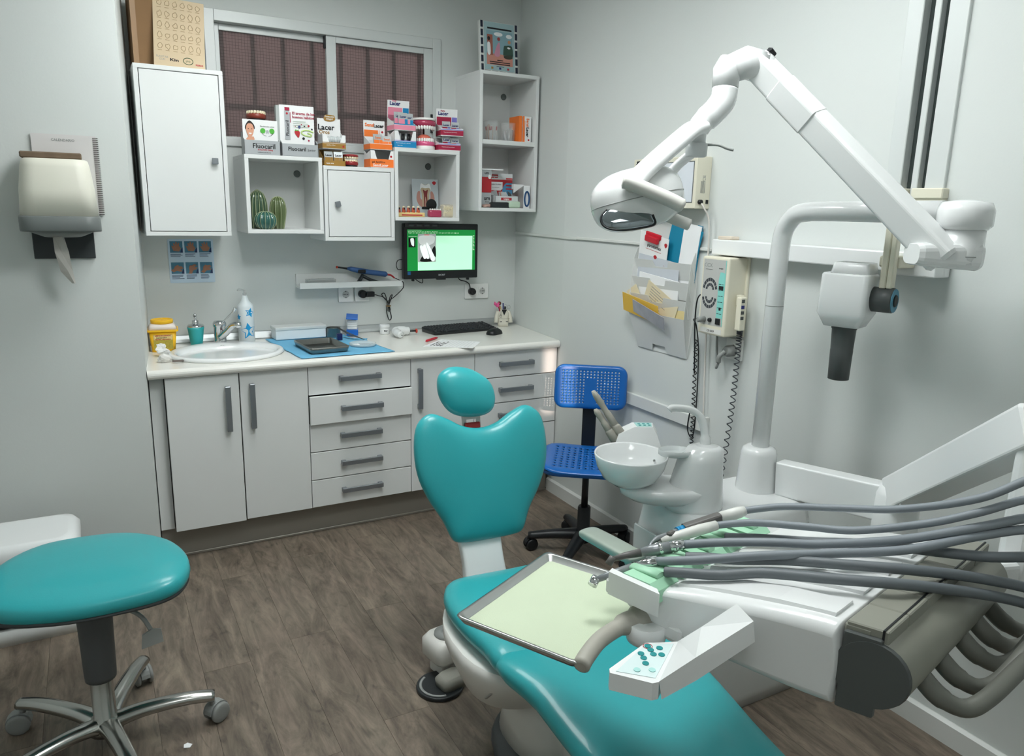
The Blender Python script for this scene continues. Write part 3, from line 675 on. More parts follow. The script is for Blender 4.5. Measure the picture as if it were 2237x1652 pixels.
for i in range(4): MB().box((-.195+.045*i, -.0412, .283), (-.165+.045*i, -.0398, .292), .001, 1).obj('speaker_slot', dgrey, t)
for x in (-.165, .165): MB().box((x-.006, -.03, -.012), (x+.006, -.01, .002), .002, 1).obj('foot', dark, t)
MB().box((-.025, -.034, -.007), (.025, -.01, .001)).obj('sensor', dark, t)
def cable(name, label, pts, r, m=dark, n=6, k=6, grp=None): return tag(MB().tube(spline(pts, k), r, n).obj(name, m), label, 'cable', grp)
cable('cable', 'short black cable loop at the left edge of the monitor', [(-.667, -.05, 1.255), (-.69, -.045, 1.25), (-.697, -.04, 1.225), (-.685, -.035, 1.2), (-.655, -.04, 1.205)], .0022)
cable('cable', 'short black cable hanging under the left side of the monitor', [(-.60, -.05, 1.155), (-.575, -.05, 1.135), (-.552, -.05, 1.125), (-.548, -.05, 1.14), (-.552, -.05, 1.155)], .0025)
cable('cable', 'black power cable running from the monitor to the wall socket', [(-.33, -.04, 1.155), (-.315, -.035, 1.135), (-.28, -.03, 1.125), (-.255, -.03, 1.11), (-.25, -.035, 1.085), (-.252, -.04, 1.068)], .003)
# sockets
sock_w = mat('socket_white', 'e3e4e2', .35, var=.01)
def socket(par, x, z):
    s = MB().prism(rrect(.047, .047, .003), .011, .013, FR(x, 0, z)).lathe([(.0205, .013), (.0205, .0125), (.019, .004)], 24, FR(x, 0, z), cap=False).obj('insert', sock_w, par)
    MB().lathe([(.019, .0133), (.0185, .0136)], 24, FR(x, 0, z)).obj('recess', mat('recess_grey', 'b9bab8', .5), s)
    b = MB()
    for dx, dz in ((-.0095, 0), (.0095, 0), (0, 0), (0, .0165), (0, -.0165)): b.lathe([(.0028, .0137), (.0026, .0141)], 10, FR(x+dx, 0, z+dz))
    b.obj('contact_hole', ink, s)
def plate(label, x, z, wd, ht, at_):
    t = thing('wall_socket', label, 'socket', (x, -.0005, z), group='white wall sockets')
    MB().prism(rrect(wd, ht, .003), 0, .0115, FR(), bev=.001).obj('cover_plate', sock_w, t)
    for a in at_: socket(t, a, 0)
    return t
plate('single white wall socket under the left of the ledge, nothing plugged in', -.972, 1.072, .078, .08, (0,))
plate('single white wall socket carrying the black charger plug', -.882, 1.072, .078, .08, (0,))
plate('double white wall socket under the monitor with one plug', -.197, 1.065, .15, .085, (-.036, .036))
t = thing('charger_plug', 'black plug with adapter body in the socket below the ledge', 'plug', (-.885, -.012, 1.073))
MB().lathe([(.021, 0), (.021, .03), (.017, .036)], 20, FR()).obj('plug_head', dark, t)
MB().box((.005, -.036, -.015), (.062, -.008, .013), .004, 2).obj('adapter', dark, t)
t = thing('power_plug', 'round black power plug in the double socket', 'plug', (-.233, -.0125, 1.065))
MB().lathe([(.0205, 0), (.0205, .02), (.016, .034)], 20, FR()).box((-.004, -.036, -.008), (.014, -.02, .005), .003, 1).obj('plug_head', dark, t)
# ledge and curing light
t = thing('picture_ledge', 'narrow white wall ledge with raised front lip', 'shelf', (-.955, 0, 1.117))
MB().box((-.277, -.1, 0), (.277, -.088, .030), .001, 1).box((-.277, -.089, 0), (.277, 0, .011), .001, 1).box((-.275, -.012, .01), (.277, 0, .068), .001, 1).obj('ledge', white, t)
t = thing('bur_block', 'clear block with rows of small dental burs on the ledge', 'block', (-1.115, -.052, 1.1285))
MB().box((-.075, -.018, 0), (.075, .018, .034), .002, 1).obj('block', mat('smoky_clear', 'c3c8c8', .15, alpha=.45), t)
b = MB(); rnd = random.Random(8)
for i in range(16): b.rod((-.066+.0088*i, -.006, .008), (-.066+.0088*i, -.006, .022+rnd.random()*.014), .0016, n=6)
b.obj('burs', dgrey, t)
t = thing('curing_light', 'blue curing light with black tip lying on its stand on the ledge', 'curing light', (-.90, -.055, 1.1285))
MB().box((-.04, -.022, 0), (.02, .022, .005)).tube([(-.018, 0, .004), (.01, 0, .052)], [.02, .014], 8, flat=.5).tube([(.002, 0, .047), (.05, 0, .022), (.105, 0, .006)], [.013, .015, .012], 8, flat=.6).obj('stand', mat('charcoal', '2c3236', .5), t)
MB().tube([(-.075, 0, .084), (-.055, 0, .082), (-.02, 0, .074), (.05, 0, .062), (.135, 0, .05), (.145, 0, .048)], [.006, .012, .0145, .014, .015, .008], 14).obj('handpiece', mat('steel_blue', '3c5f93', .35, .2), t)
MB().tube([(-.124, 0, .0915), (-.1, 0, .088), (-.072, 0, .0835)], [.0045, .005, .0062], 10).obj('light_guide', dark, t)
MB().ball((-.128, 0, .092), (.006, .007, .007)).obj('tip_shield', mat('orange_red', 'c8432f', .4), t)
MB().box((-.02, -.017, .06), (.022, -.008, .078), .003, 1).obj('button_panel', dark, t)
MB().tube(spline([(.142, 0, .048), (.165, -.004, .044), (.185, -.006, .028)], 4), [.005]*4+[.0045]*4+[.003], 8).obj('cable_end', redm, t)
kn = []
for k in range(60):
    a = k/60*2*PI*5; kn.append((-.742+.016*math.sin(a)*(1+.2*math.sin(k)), -.018-.012*math.cos(a*.9), 1.045-.0009*k+.026*math.cos(a)))
cable('charger_cable', 'black charger cable tied into a bundle below the ledge', [(-.712, -.062, 1.157), (-.69, -.07, 1.145), (-.686, -.108, 1.14), (-.684, -.108, 1.11), (-.70, -.06, 1.07), (-.725, -.03, 1.04), (-.745, -.02, 1.03), (-.775, -.02, 1.065), (-.76, -.025, 1.07), (-.745, -.02, 1.02), (-.748, -.02, .97), (-.735, -.02, .925), (-.722, -.02, .94), (-.735, -.02, 1.0), (-.73, -.025, 1.05), (-.715, -.02, 1.06), (-.735, -.022, 1.01), (-.74, -.02, .975), (-.728, -.02, .98), (-.738, -.015, 1.02), (-.765, -.02, 1.05), (-.80, -.025, 1.062), (-.825, -.03, 1.07)], .0026)
tag(MB().tube([(-.738+.012*math.cos(2*PI*k/16), -.02+.012*math.sin(2*PI*k/16), 1.002) for k in range(16)], .003, 6, closed=True).obj('rubber_band', mat('rubber_tan', '9d7c4e', .7)), 'tan rubber band around the cable bundle', 'band')
# hand washing poster
t = thing('hand_washing_poster', 'blue poster with six hand washing photographs above the basin', 'poster', (-1.72, 0, 1.258))
PM = FR(0, -.0012, 0)
MB().prism(rrect(.202, .208, .004), 0, .0015, PM).obj('sheet', mat('poster_blue', 'c0d3e2', .4), t)
skin = mat('hand_print', '9c6f58', .6, var=.15, scale=60); pb = mat('photo_blue', '46788f', .5, var=.35, scale=14); cuff = mat('photo_navy', '20345c', .5)
rnd = random.Random(11)
for r_ in range(2):
    for c_ in range(3):
        cx, cy = -.064+.064*c_, .066-.1*r_
        o = pr(t, pb, rc(cx-.028, cy-.026, cx+.028, cy+.028), PM @ T(0, 0, .0016), 'photo')
        pr(o, cuff, [(cx+.016, cy-.026), (cx+.028, cy-.026), (cx+.028, cy+.0), (cx+.02, cy-.012)], PM @ T(0, 0, .0022), 'sleeve_print')
        a = rnd.uniform(-.4, .4); base = [(-.012, -.018), (.012, -.02), (.02, -.006), (.012, .008), (.014, .02), (.008, .021), (.004, .01), (.002, .024), (-.004, .023), (-.004, .010), (-.01, .02), (-.014, .017), (-.01, .004), (-.02, .006), (-.02, 0)]
        if r_: base = [(-.026, -.018), (-.016, -.008), (-.014, .006), (-.004, .016), (.004, .012), (.016, .014), (.024, .006), (.012, .0), (.024, -.006), (.014, -.012), (.0, -.012), (-.012, -.024)]
        pr(o, skin, [(cx+x*math.cos(a)-y*math.sin(a), cy+x*math.sin(a)+y*math.cos(a)) for x, y in base], PM @ T(0, 0, .0026), 'hand_print')
        b = MB()
        for k in range(3+r_):
            b.box((cx-.027, cy-.034-.0055*k, .0016), (cx-.027+rnd.uniform(.034, .054), cy-.0315-.0055*k, .0022), M=PM)
        b.obj('caption', mat('caption_blue', '41546f', .6), t)
# ------------------------------------------------------------------ cartons on top of the wall cubes
whc = mat('white_card', 'e9eaea', .55, var=.01); silc = mat('silver_card', 'b4b8bb', .3, .35, var=.03)
inn = mat('carton_inside', '3a3d3d', .8)
sach_m = mat('sachet_silver', 'c3c8ca', .3, .4, var=.08, scale=60)
def carton(name, label, x, y, z, wd, dp, hf, hb, m, band=None, band_h=.02, cut=True, stripe=None, rz=0, inner=inn):
    """open display tray: low front, high back, slanting sides"""
    t = thing(name, label, 'carton', (x, y, z), rz); th = .0016
    side = [(-dp, 0), (0, 0), (0, hb), (-dp*.35, hb*.8), (-dp, hf)]
    S_ = Matrix(((0, 0, 1, 0), (1, 0, 0, 0), (0, 1, 0, 0), (0, 0, 0, 1)))
    b = MB()
    b.prism(side, 0, th, S_).prism(side, wd-th, wd, S_)
    b.box((0, -th, 0), (wd, 0, hb)).box((0, -dp, 0), (wd, 0, th))
    if cut:
        fr = [(0, 0), (wd, 0), (wd, hf), (wd*.86, hf), (wd*.74, hf*.42), (wd*.3, hf*.42), (wd*.18, hf), (0, hf)]
    else: fr = [(0, 0), (wd, 0), (wd, hf), (0, hf)]
    b.prism(fr, 0, th, FR(0, -dp+th, 0)); b.obj('tray', m, t)
    MB().box((th*2, -dp+.006, th*1.5), (wd-th*2, -th*3, hf*.4)).obj('filling', inner, t)
    F = FR(0, -dp-.0002, 0)
    if band is not None:
        pr(t, band, rc(0, .004, wd, band_h), F, 'colour_band')
        pr(t, band, rc(-dp, .004, 0, band_h), Matrix.Translation((-.0002, 0, 0)) @ Euler((PI/2, 0, -PI/2)).to_matrix().to_4x4() @ Matrix.Diagonal((-1, 1, 1, 1)), 'colour_band')
    if stripe is not None: pr(t, stripe, rc(0, band_h+.002, wd, band_h+.005), F, 'stripe')
    return t
def header(t, wd, dp, z0, z1, m, lean=-8, y=-.003):
    o = MB().box((0, 0, 0), (wd, .0016, z1-z0)).obj('header_card', m, t, (0, y, z0), (R(lean), 0, 0)); return o
HM = FR(0, -.0002, 0)
def sachets(label, group, base, spots, top, bot, wd=.042, ht=.055, word='Lacer', wcol=navy):
    for k, (x, y, z, rx, rz) in enumerate(spots):
        t = thing('sachet', label + ', ' + ('left', 'right', 'rear')[k] + ' one', 'sachet', (base[0]+x, base[1]+y, base[2]+z), 0, group, (R(rx), 0, R(rz)))
        MB().loft([[(px, py, 0) for px, py in ((-wd/2, -.001), (wd/2, -.001), (wd/2, .001), (-wd/2, .001))], [(px, py, ht/2) for px, py in ((-wd/2, -.004), (wd/2, -.004), (wd/2, .004), (-wd/2, .004))], [(px, py, ht) for px, py in ((-wd/2, -.0006), (wd/2, -.0006), (wd/2, .0006), (-wd/2, .0006))]], smooth=False).obj('pouch', top, t)
        q = FR(0, -.0045, 0)
        if bot: pr(t, bot, rc(-wd/2+.001, .002, wd*.15, ht*.5), q, 'colour_print'); pr(t, bot if bot is orange else (bluem if bot is pinkm else (gold if bot is gold else lilac)), rc(wd*.18, .002, wd/2-.001, ht*.5), q, 'colour_print')
        text(word, .0145, wcol, t, q @ T(0, ht*.68, 0), bold=.0003)
# ---- the two grey toothpaste displays
t = carton('toothpaste_display', 'silver toothpaste display carton with a smiling woman printed on its back card', -1.498, -.215, 1.7515, .156, .075, .062, .10, silc, cut=False)
hd = header(t, .153, .075, .0, .152, whc, 0, -.05)
text('Fluocaril', .028, ink, t, FR(.085, -.0755, .036), bold=.0005, xs=1.05); pr(t, ink, rc(.036, .0475, .136, .0485), FR(0, -.0752, 0))
text('BI-FLUORE 250mg', .0085, redm, t, FR(.09, -.0755, .021), bold=.0002); text('toothpaste with fluoride', .006, ink, t, FR(.085, -.0755, .010))
skinp = mat('portrait_skin', 'd59b7f', .6, var=.1, scale=40); hairp = mat('portrait_hair', '2a2220', .6)
pr(hd, skinp, [(.012, .066), (.03, .056), (.05, .066), (.046, .078), (.022, .078)], HM @ T(0, 0, .0018), 'portrait'); pr(hd, hairp, spl2([(.012, .125), (.03, .147), (.05, .128), (.05, .11), (.03, .13), (.012, .108)]), HM @ T(0, 0, .0018), 'portrait')
pr(hd, skinp, spl2([(.014, .112), (.022, .132), (.040, .132), (.048, .112), (.043, .088), (.031, .074), (.019, .088)]), HM @ T(0, 0, .0024), 'portrait')
pr(hd, whc, spl2([(.024, .092), (.031, .088), (.039, .092), (.031, .094)], 3), HM @ T(0, 0, .003), 'smile')
for ex in (.024, .039): pr(hd, hairp, circ(.0022, 8, ex, .111), HM @ T(0, 0, .003), 'eye')
for cx in (.087, .127): pr(hd, greenp, circ(.0115, 20, cx, .106), HM @ T(0, 0, .0018), 'green_disc')
pr(hd, silc, spl2([(.101, .106), (.107, .11), (.113, .106), (.111, .092), (.107, .098), (.103, .092)]), HM @ T(0, 0, .0018), 'tooth_print')
text('Dos fórmulas activas', .0075, ink, hd, HM @ T(.107, .125, .002))
b = MB(); b.tube([(.084, .094, .002), (.092, .086, .002), (.103, .084, .002)], .0007, 4, HM).tube([(.111, .084, .002), (.122, .086, .002), (.13, .094, .002)], .0007, 4, HM); b.obj('line_print', ink, hd)
t = carton('toothpaste_display', 'tall toothpaste display carton printed with berries and a green swirl', -1.334, -.215, 1.7515, .165, .078, .055, .10, silc, cut=False)
MB().box((.06, -.06, .03), (.16, -.02, .05)).obj('tubes', dark, t)
hd = header(t, .157, .078, 0, .226, whc, 0, -.048)
MB().box((-.016, 0, .06), (0, .03, .222)).obj('side_flap', mat('flap_grey', 'aab0ae', .5), hd, (.001, .001, 0))
text('Fluocaril', .024, ink, t, FR(.068, -.0785, .032), bold=.0005, xs=1.0); text('Junior', .015, ink, t, FR(.135, -.0785, .03))
text('El aroma de los\nbuenos hábitos', .0165, crim, hd, HM @ T(.057, .184, .002), bold=.0003, align='LEFT')
pr(hd, crim, rc(.024, .202, .046, .216), HM @ T(0, 0, .0018)); pr(hd, silc, rc(.022, .075, .046, .200), HM @ T(0, 0, .0018), 'tube_print')
text('Fluocaril', .02, ink, hd, HM @ T(.034, .125, .003, 0, 0, 90), bold=.0003); pr(hd, redm, circ(.005, 16, .0335, .189), HM @ T(0, 0, .003)); pr(hd, crim, rc(.047, .15, .05, .195), HM @ T(0, 0, .0018))
b = MB(); rnd = random.Random(3)
for k in range(4): b.box((.06, .156-.008*k, .0018), (.06+rnd.uniform(.05, .085), .1575-.008*k, .0024), M=HM)
b.obj('small_print', mat('pale_green_ink', '9fb59b', .6), hd)
pr(hd, redm, spl2([(.068, .115), (.082, .118), (.09, .108), (.084, .086), (.074, .094), (.066, .106)]), HM @ T(0, 0, .0018), 'strawberry'); pr(hd, greenp, [(.066, .115), (.072, .124), (.076, .117), (.084, .123), (.084, .115)], HM @ T(0, 0, .0024), 'strawberry_leaf')
b = MB(); b.tube(spline([(.152, .112, .002), (.13, .12, .002), (.106, .118, .002), (.097, .108, .002), (.11, .098, .002), (.138, .094, .002), (.142, .102, .002), (.125, .108, .002)], 5), .0032, 6, HM, flat=.3); b.obj('swirl_print', mat('lime_print', 'bfd98a', .5), hd)
for cx, cy, r_, m in ((.088, .133, .0065, navy), (.112, .138, .003, ink), (.146, .126, .004, ink), (.106, .083, .006, ink), (.13, .075, .004, crim), (.098, .145, .0025, crim), (.131, .140, .005, redm), (.07, .135, .0018, crim)): pr(hd, m, circ(r_, 12, cx, cy), HM @ T(0, 0, .0018), 'berry')
# ---- gold and white display pair
t = carton('gold_sample_display', 'gold sample display carton stacked below a white one', -1.139, -.19, 1.7175, .105, .085, .024, .076, gold, cut=False)
b_ = (-1.139, -.19, 1.7175)
text('Lacer oros', .008, whc, t, FR(.03, -.0853, .012), bold=.0002)
sachets('silver and gold sachet standing in the gold carton', 'gold carton sachets', b_, [(.028, -.07, .012, -6, 3), (.074, -.07, .012, -6, -4)], sach_m, gold, word='Lacer', wcol=ink)
t = carton('white_sample_display', 'white sample display carton with gold band and gold header tab', -1.141, -.182, 1.7945, .112, .085, .066, .085, whc, band=gold, band_h=.026, stripe=gold)
hd = header(t, .112, .085, .05, .145, whc, -2)
text('Lacer', .036, ink, hd, HM @ T(.042, .054, .001), bold=.0008); text('Oros', .024, gold, hd, HM @ T(.033, .032, .001), bold=.0004)
pr(hd, gold, spl2([(.034, .088), (.036, .108), (.05, .113), (.078, .112), (.086, .106), (.086, .09), (.06, .082)]), HM, 'gold_tab', .002); text('Protección\nintegral', .0105, whc, hd, HM @ T(.06, .099, .0025), bold=.0002)
text('dentífrico 125 ml', .006, whc, t, FR(.04, -.0858, .018)); pr(t, redm, circ(.005, 14, .1, .014), FR(0, -.0858, 0))
b = MB()
for i in range(11): b.rod((.02+.0075*i, -.06, .02), (.019+.0075*i, -.064, .062-.0012*(i % 4)), .003, n=6)
b.obj('tube_row', sach_m, t)
# ---- orange pair
t = carton('orange_gel_display', 'white and orange gel carton standing directly on the closed cube', -.913, -.185, 1.7175, .122, .095, .082, .084, whc, band=orange, band_h=.042)
text('SensiLacer', .018, whc, t, FR(.052, -.0958, .013), bold=.0004); text('gel dentífrico', .0125, ink, t, FR(.042, -.0958, .028), bold=.0002); pr(t, redm, circ(.0055, 14, .106, .056), FR(0, -.0953, 0))
t = carton('orange_sachet_display', 'orange and white sachet display, upper of the orange pair', -.913, -.183, 1.8022, .112, .098, .03, .07, whc, band=orange, band_h=.028, cut=False)
hd = header(t, .109, .098, .05, .145, whc, -3)
text('Sensi', .023, orange, hd, HM @ T(.031, .073, .001), bold=.0007); text('Lacer', .023, ink, hd, HM @ T(.077, .070, .001), bold=.0008)
pr(hd, orange, rc(.003, .018, .074, .050), HM); pr(hd, orange, rc(.078, .018, .081, .050), HM); pr(hd, redm, circ(.0055, 14, .096, .042), HM)
sachets('silver sachet with orange lettering in the orange display', 'orange display sachets', (-.913, -.183, 1.8022), [(.045, -.086, .02, -10, 4), (.088, -.09, .014, -14, -10)], sach_m, orange, wd=.046, ht=.056, word='Sensi', wcol=orange)
# ---- pink and blue pair
t = carton('blue_tube_display', 'white and blue tube carton below the pink display', -.790, -.185, 1.8175, .116, .095, .082, .082, whc, band=bluem, band_h=.032, stripe=lilac)
for i in range(5): MB().tube([(.025+.016*i, -.06, .02), (.025+.016*i, -.066, .072)], [.007, .006], 8).obj('tube', sach_m if i % 2 else dark, t)
text('Recomendado por tu dentista', .0062, whc, t, FR(.048, -.0958, .024)); text('higiene diaria', .005, whc, t, FR(.03, -.0958, .013))
t = carton('pink_sachet_display', 'pink and white sachet display stacked on the blue carton', -.790, -.180, 1.9002, .112, .1, .032, .07, whc, band=pinkm, band_h=.026, cut=False)
pr(t, bluem, rc(0, .028, .112, .032), FR(0, -.1004, 0), 'stripe')
hd = header(t, .114, .1, .055, .15, whc, 6); pr(hd, pinkm, rc(.003, .005, .078, .062), HM); pr(hd, bluem, rc(.081, .012, .112, .062), HM)
text('Lacer', .025, navy, hd, HM @ T(.038, .080, .001), bold=.0007); text('Gingi', .011, pinkm, hd, HM @ T(.033, .0925, .001), bold=.0003); pr(hd, mat('pink_dark', 'b3657a', .5), rc(.003, .0, .078, .026), HM @ T(0, 0, .0004))
sachets('silver and pink sachet in the pink display', 'pink display sachets', (-.790, -.180, 1.9002), [(.052, -.088, .024, -6, 3), (.082, -.082, .022, -4, -3), (.036, -.070, .028, -4, 2)], sach_m, pinkm, wd=.048, ht=.062)
# ---- crimson pair
for i, (lx, lz, lab) in enumerate(((-.548, 1.8175, 'crimson sachet display standing on the open cube'), (-.528, 1.889, 'crimson sachet display with tilted header, on top of its twin'))):
    t = carton('crimson_sachet_display', lab, lx, -.185, lz, .118, .1, .036, .068, whc, band=crim, band_h=.028, cut=False, rz=R(-4 if i == 0 else -9))
    pr(t, lilac, rc(0, .0295, .118, .033), FR(0, -.1004, 0), 'stripe'); text('Tratamiento de la periodontitis', .0055, whc, t, FR(.05, -.1009, .018))
    if i == 1:
        hd = header(t, .112, .1, .055, .14, whc, 4); pr(hd, crim, rc(.003, .005, .080, .046), HM); pr(hd, lilac, rc(.083, .005, .110, .046), HM)
        text('Lacer', .024, navy, hd, HM @ T(.036, .062, .001), bold=.0007); text('Perio', .011, crim, hd, HM @ T(.034, .075, .001), bold=.0003)
    sachets(('silver and crimson sachet in the lower crimson display', 'silver and crimson sachet in the upper crimson display')[i], 'crimson display sachets', (lx, -.185, lz), [(.042, -.084, .016, -8, -4), (.088, -.09, .012, -8, -8)] if i == 0 else [(.035, -.05, .02, -2, -8), (.082, -.055, .018, -2, -8)], sach_m, crim, wd=.042, ht=.056)
# ---- jaw models
ivory = mat('ivory_teeth', 'e6dcbc', .3, var=.05); wteeth = mat('white_teeth', 'f0efec', .2, var=.01, coat=.5)
def arch(w_, d_, n): return [(w_/2*math.cos(PI*k/(n-1)), -d_*math.sin(PI*k/(n-1))) for k in range(n)]
def jaw(t, wd, dp, z, gum, teeth, up, gh, th, base=None, bh=0, nt=14, par=None):
    """one dental arch; up=1 teeth point up"""
    a = arch(wd*.86, dp*.9, 17); s = 1 if up else -1
    if base: MB().prism(arch(wd, dp, 20), z, z+s*bh, bev=0).obj('base', base, t)
    z1 = z+s*bh
    MB().tube([(x, y, z1+s*gh*.45) for x, y in a], [wd*.12]*17, 10, flat=gh/(wd*.24)*1.1).prism([(x*.8, y*.8) for x, y in arch(wd, dp, 16)], z1, z1+s*gh*.5).obj('gum', gum, t)
    b = MB()
    for k in range(nt):
        q = PI*(k+.5)/nt; x, y = wd*.45*math.cos(q), -dp*.94*math.sin(q)
        b.ball((x, y, z1+s*(gh*.8+th*.45)), (wd*(.78/nt), wd*.045, th*.62), 8, p=.75)
    b.obj('teeth', teeth, t)
gum_d = mat('dark_gum', '8c3f32', .35); gum_r = mat('red_gum', '8f2a2c', .3); gum_p = mat('pink_gum', 'd65a86', .25, coat=.5); gum_c = mat('crimson_gum', 'a93556', .25, coat=.5)
t = thing('jaw_model', 'brown jaw model on black base standing behind the woman carton', 'jaw model', (-1.419, -.165, 1.7515), R(0)); 
MB().box((-.04, -.04, 0), (.04, .035, .15), .003, 1).obj('riser', dark, t)
jaw(t, .082, .055, .15, gum_d, ivory, 1, .026, .014, dark, .012, nt=9)
t = thing('jaw_model', 'small dark red jaw model between gold and orange cartons', 'jaw model', (-.995, -.215, 1.7175))
jaw(t, .07, .05, 0, gum_r, ivory, 1, .02, .010, dark, .008, nt=9); jaw(t, .072, .052, .058, gum_r, ivory, 0, .012, .010, nt=9)
# large demonstration mouth
t = thing('giant_teeth_model', 'oversized open mouth teeth model with pink gums', 'teeth model', (-.606, -.185, 1.8175))
MB().prism(arch(.122, .095, 24), 0, .02, bev=.004).obj('base', wteeth, t); jaw(t, .112, .09, .018, gum_p, wteeth, 1, .026, .018, nt=14)
MB().ball((0, -.03, .056), (.036, .04, .022), 14).obj('tongue', mat('tongue_coral', 'd8705c', .35), t)
MB().prism(arch(.13, .1, 24), .142, .154, bev=.004).obj('upper_plate', wteeth, t); jaw(t, .122, .095, .142, gum_c, wteeth, 0, .030, .020, nt=14)
MB().tube([(.008, 0, .02), (.012, .004, .08), (.010, 0, .14)], .0045, 8).obj('hinge', mat('hinge_brown', '4a2a2a', .4), t)
# ---- cardboard box and leaflet on the tall cabinet
t = thing('cardboard_box', 'brown cardboard box on top of the tall wall cabinet', 'box', (-1.80, -.13, 2.0905), R(3))
kraft = mat('kraft_card', '8a6a49', .8, var=.06)
MB().box((-.115, -.07, 0), (.08, .07, .30), .002, 1).obj('carton_body', kraft, t)
MB().box((-.1155, -.071, 0), (-.095, -.069, .30)).obj('tape_edge', mat('tape_tan', '9c7a56', .4), t)
t = thing('leaflet', 'cream leaflet with rows of faint drawings leaning on the cardboard box', 'leaflet', (-1.745, -.262, 2.0905), 0, None, (R(-12), R(3), R(-3)))
MB().box((-.095, 0, 0), (.105, .0015, .29)).obj('sheet', mat('cream_paper', 'cdb99a', .7, var=.03), t)
b = MB(); rnd = random.Random(21)
for r_ in range(5):
    for c_ in range(6): b.tube([(-.07+.03*c_+.009*math.cos(2*PI*k/10), -.0006, .085+.045*r_+(.006+.01*rnd.random())*math.sin(2*PI*k/10)) for k in range(10)], .0009, 4, closed=True); b.box((-.079+.03*c_, -.0008, .066+.045*r_), (-.063+.03*c_, -.0002, .068+.045*r_))
b.obj('faint_drawings', mat('sepia_print', 'a8906f', .7), t)
LM = FR(0, -.0003, 0)
text('SUNSTAR\nGUM', .011, greyp, t, LM @ T(-.063, .034, 0)); text('Kin', .016, ink, t, LM @ T(-.016, .031, 0), bold=.0005, xs=1.6)
MB().tube([(.038+.019*math.cos(2*PI*k/20), .034+.014*math.sin(2*PI*k/20), 0) for k in range(20)], .0014, 4, LM, closed=True).obj('oval_logo', mat('logo_green', '3d5b3f', .6), t)
text('phb', .012, mat('logo_green', '3d5b3f', .6), t, LM @ T(.038, .034, 0)); text('PIERRE', .010, redm, t, LM @ T(.082, .022, 0), bold=.0003)
# ---- framed waiting room cartoon
t = thing('cartoon_frame', 'framed pale blue cartoon print standing on the corner shelf', 'picture', (-.195, -.235, 2.2225), 0, None, (R(-5), 0, R(2)))
MB().box((-.112, -.012, 0), (.112, .012, .25), .003, 1).obj('frame', mat('frame_white', 'd2d5d2', .4), t)
b = MB()
for s in (-1, 1):
    for k in range(6): b.box((s*.102-.007, -.0132, .006+.042*k), (s*.102+.007, -.0122, .038+.042*k))
for k in range(5): b.box((-.09+.045*k, -.0132, .002), (-.055+.045*k, -.0122, .009))
b.obj('film_border', navy if False else mat('film_dark', '23283a', .4), t)
CM = FR(0, -.0125, 0)
pr(t, mat('cartoon_blue', '9fb9bd', .5), rc(-.09, .012, .09, .246), CM, 'print')
q = CM @ T(0, 0, .0006)
pr(t, mat('cartoon_wall', '86a8b2', .5), rc(-.076, .065, .078, .205), q, 'scene_print'); q = CM @ T(0, 0, .0011)
pr(t, mat('cartoon_floor', 'c58a7c', .5), rc(-.076, .038, .078, .093), q, 'scene_print'); pr(t, mat('cartoon_door', '9c5f50', .5), rc(-.072, .085, -.04, .185), q, 'scene_print'); pr(t, mat('cartoon_sofa', '3b5348', .5), spl2([(.026, .078), (.026, .132), (.04, .14), (.075, .138), (.077, .08)], 3), q, 'scene_print')
q = CM @ T(0, 0, .0016)
pr(t, whc, spl2([(-.07, .09), (-.072, .14), (-.062, .148), (-.054, .135), (-.054, .09)], 3), q, 'figure_print'); pr(t, hairp, circ(.008, 12, -.063, .165, .01), q, 'figure_print')
pr(t, mat('cartoon_pink', 'c78ba0', .5), spl2([(-.03, .085), (-.02, .125), (-.005, .15), (.002, .14), (.0, .085)], 3), q, 'figure_print'); pr(t, mat('cartoon_red', '9c4444', .5), circ(.009, 12, -.004, .167), q, 'figure_print')
pr(t, mat('cartoon_skin', 'c28c6b', .5), circ(.009, 12, .059, .158), q, 'figure_print'); pr(t, whc, spl2([(.045, .13), (.055, .134), (.066, .128), (.055, .124)], 3), q, 'figure_print')
for cx, cy in ((-.006, .19), (.058, .185)): pr(t, whc, circ(.026 if cx < 0 else .018, 16, cx, cy, .010), q, 'speech_bubble')
b = MB()
for k, (a0, a1) in enumerate(((-.015, .02), (-.06, .062), (-.058, .062))): b.box((a0, .06-.0095*k, .0015), (a1, .0645-.0095*k, .002), M=CM)
b.box((-.02, .03, .0015), (.025, .0325, .002), M=CM); b.box((-.07, .212, .0008), (.075, .22, .0013), M=CM); b.obj('caption', ink, t)
for cx, m in ((-.045, gold), (.002, navy), (.05, redm)): pr(t, m, rc(cx-.006, .018, cx+.006, .028), CM @ T(0, 0, .0006), 'logo')
# ------------------------------------------------------------------ cacti in the first cube
def cactus(name, label, x, y, prof, ribs, depth, m, light, spikes=False):
    t = thing(name, label, 'cactus', (x, y, 1.4195)); n = ribs*6
    rings = [[(r*(1+depth*math.cos(ribs*2*PI*j/n))*math.cos(2*PI*j/n), r*(1+depth*math.cos(ribs*2*PI*j/n))*math.sin(2*PI*j/n), z) for j in range(n)] for r, z in prof]
    MB().loft(rings).obj('body', m, t)
    b = MB()
    for k in range(ribs):
        a = 2*PI*k/ribs; pts = [(r*(1+depth)*math.cos(a), r*(1+depth)*math.sin(a), z) for r, z in prof]
        if spikes:
            for q in spline(pts, 3): b.ball(q, .0022, 6)
        else: b.tube(spline(pts, 3), .0011, 5)
    b.obj('spikes' if spikes else 'rib_lines', light, t)
cg = mat('cactus_green', '37523b', .2, coat=.6, var=.15, scale=20); co = mat('cactus_olive', '56643f', .22, coat=.6, var=.2, scale=18); ct_ = mat('cactus_teal', '2f5f57', .18, coat=.6, var=.12, scale=20); cl_ = mat('cactus_cream', 'a8b08c', .35)
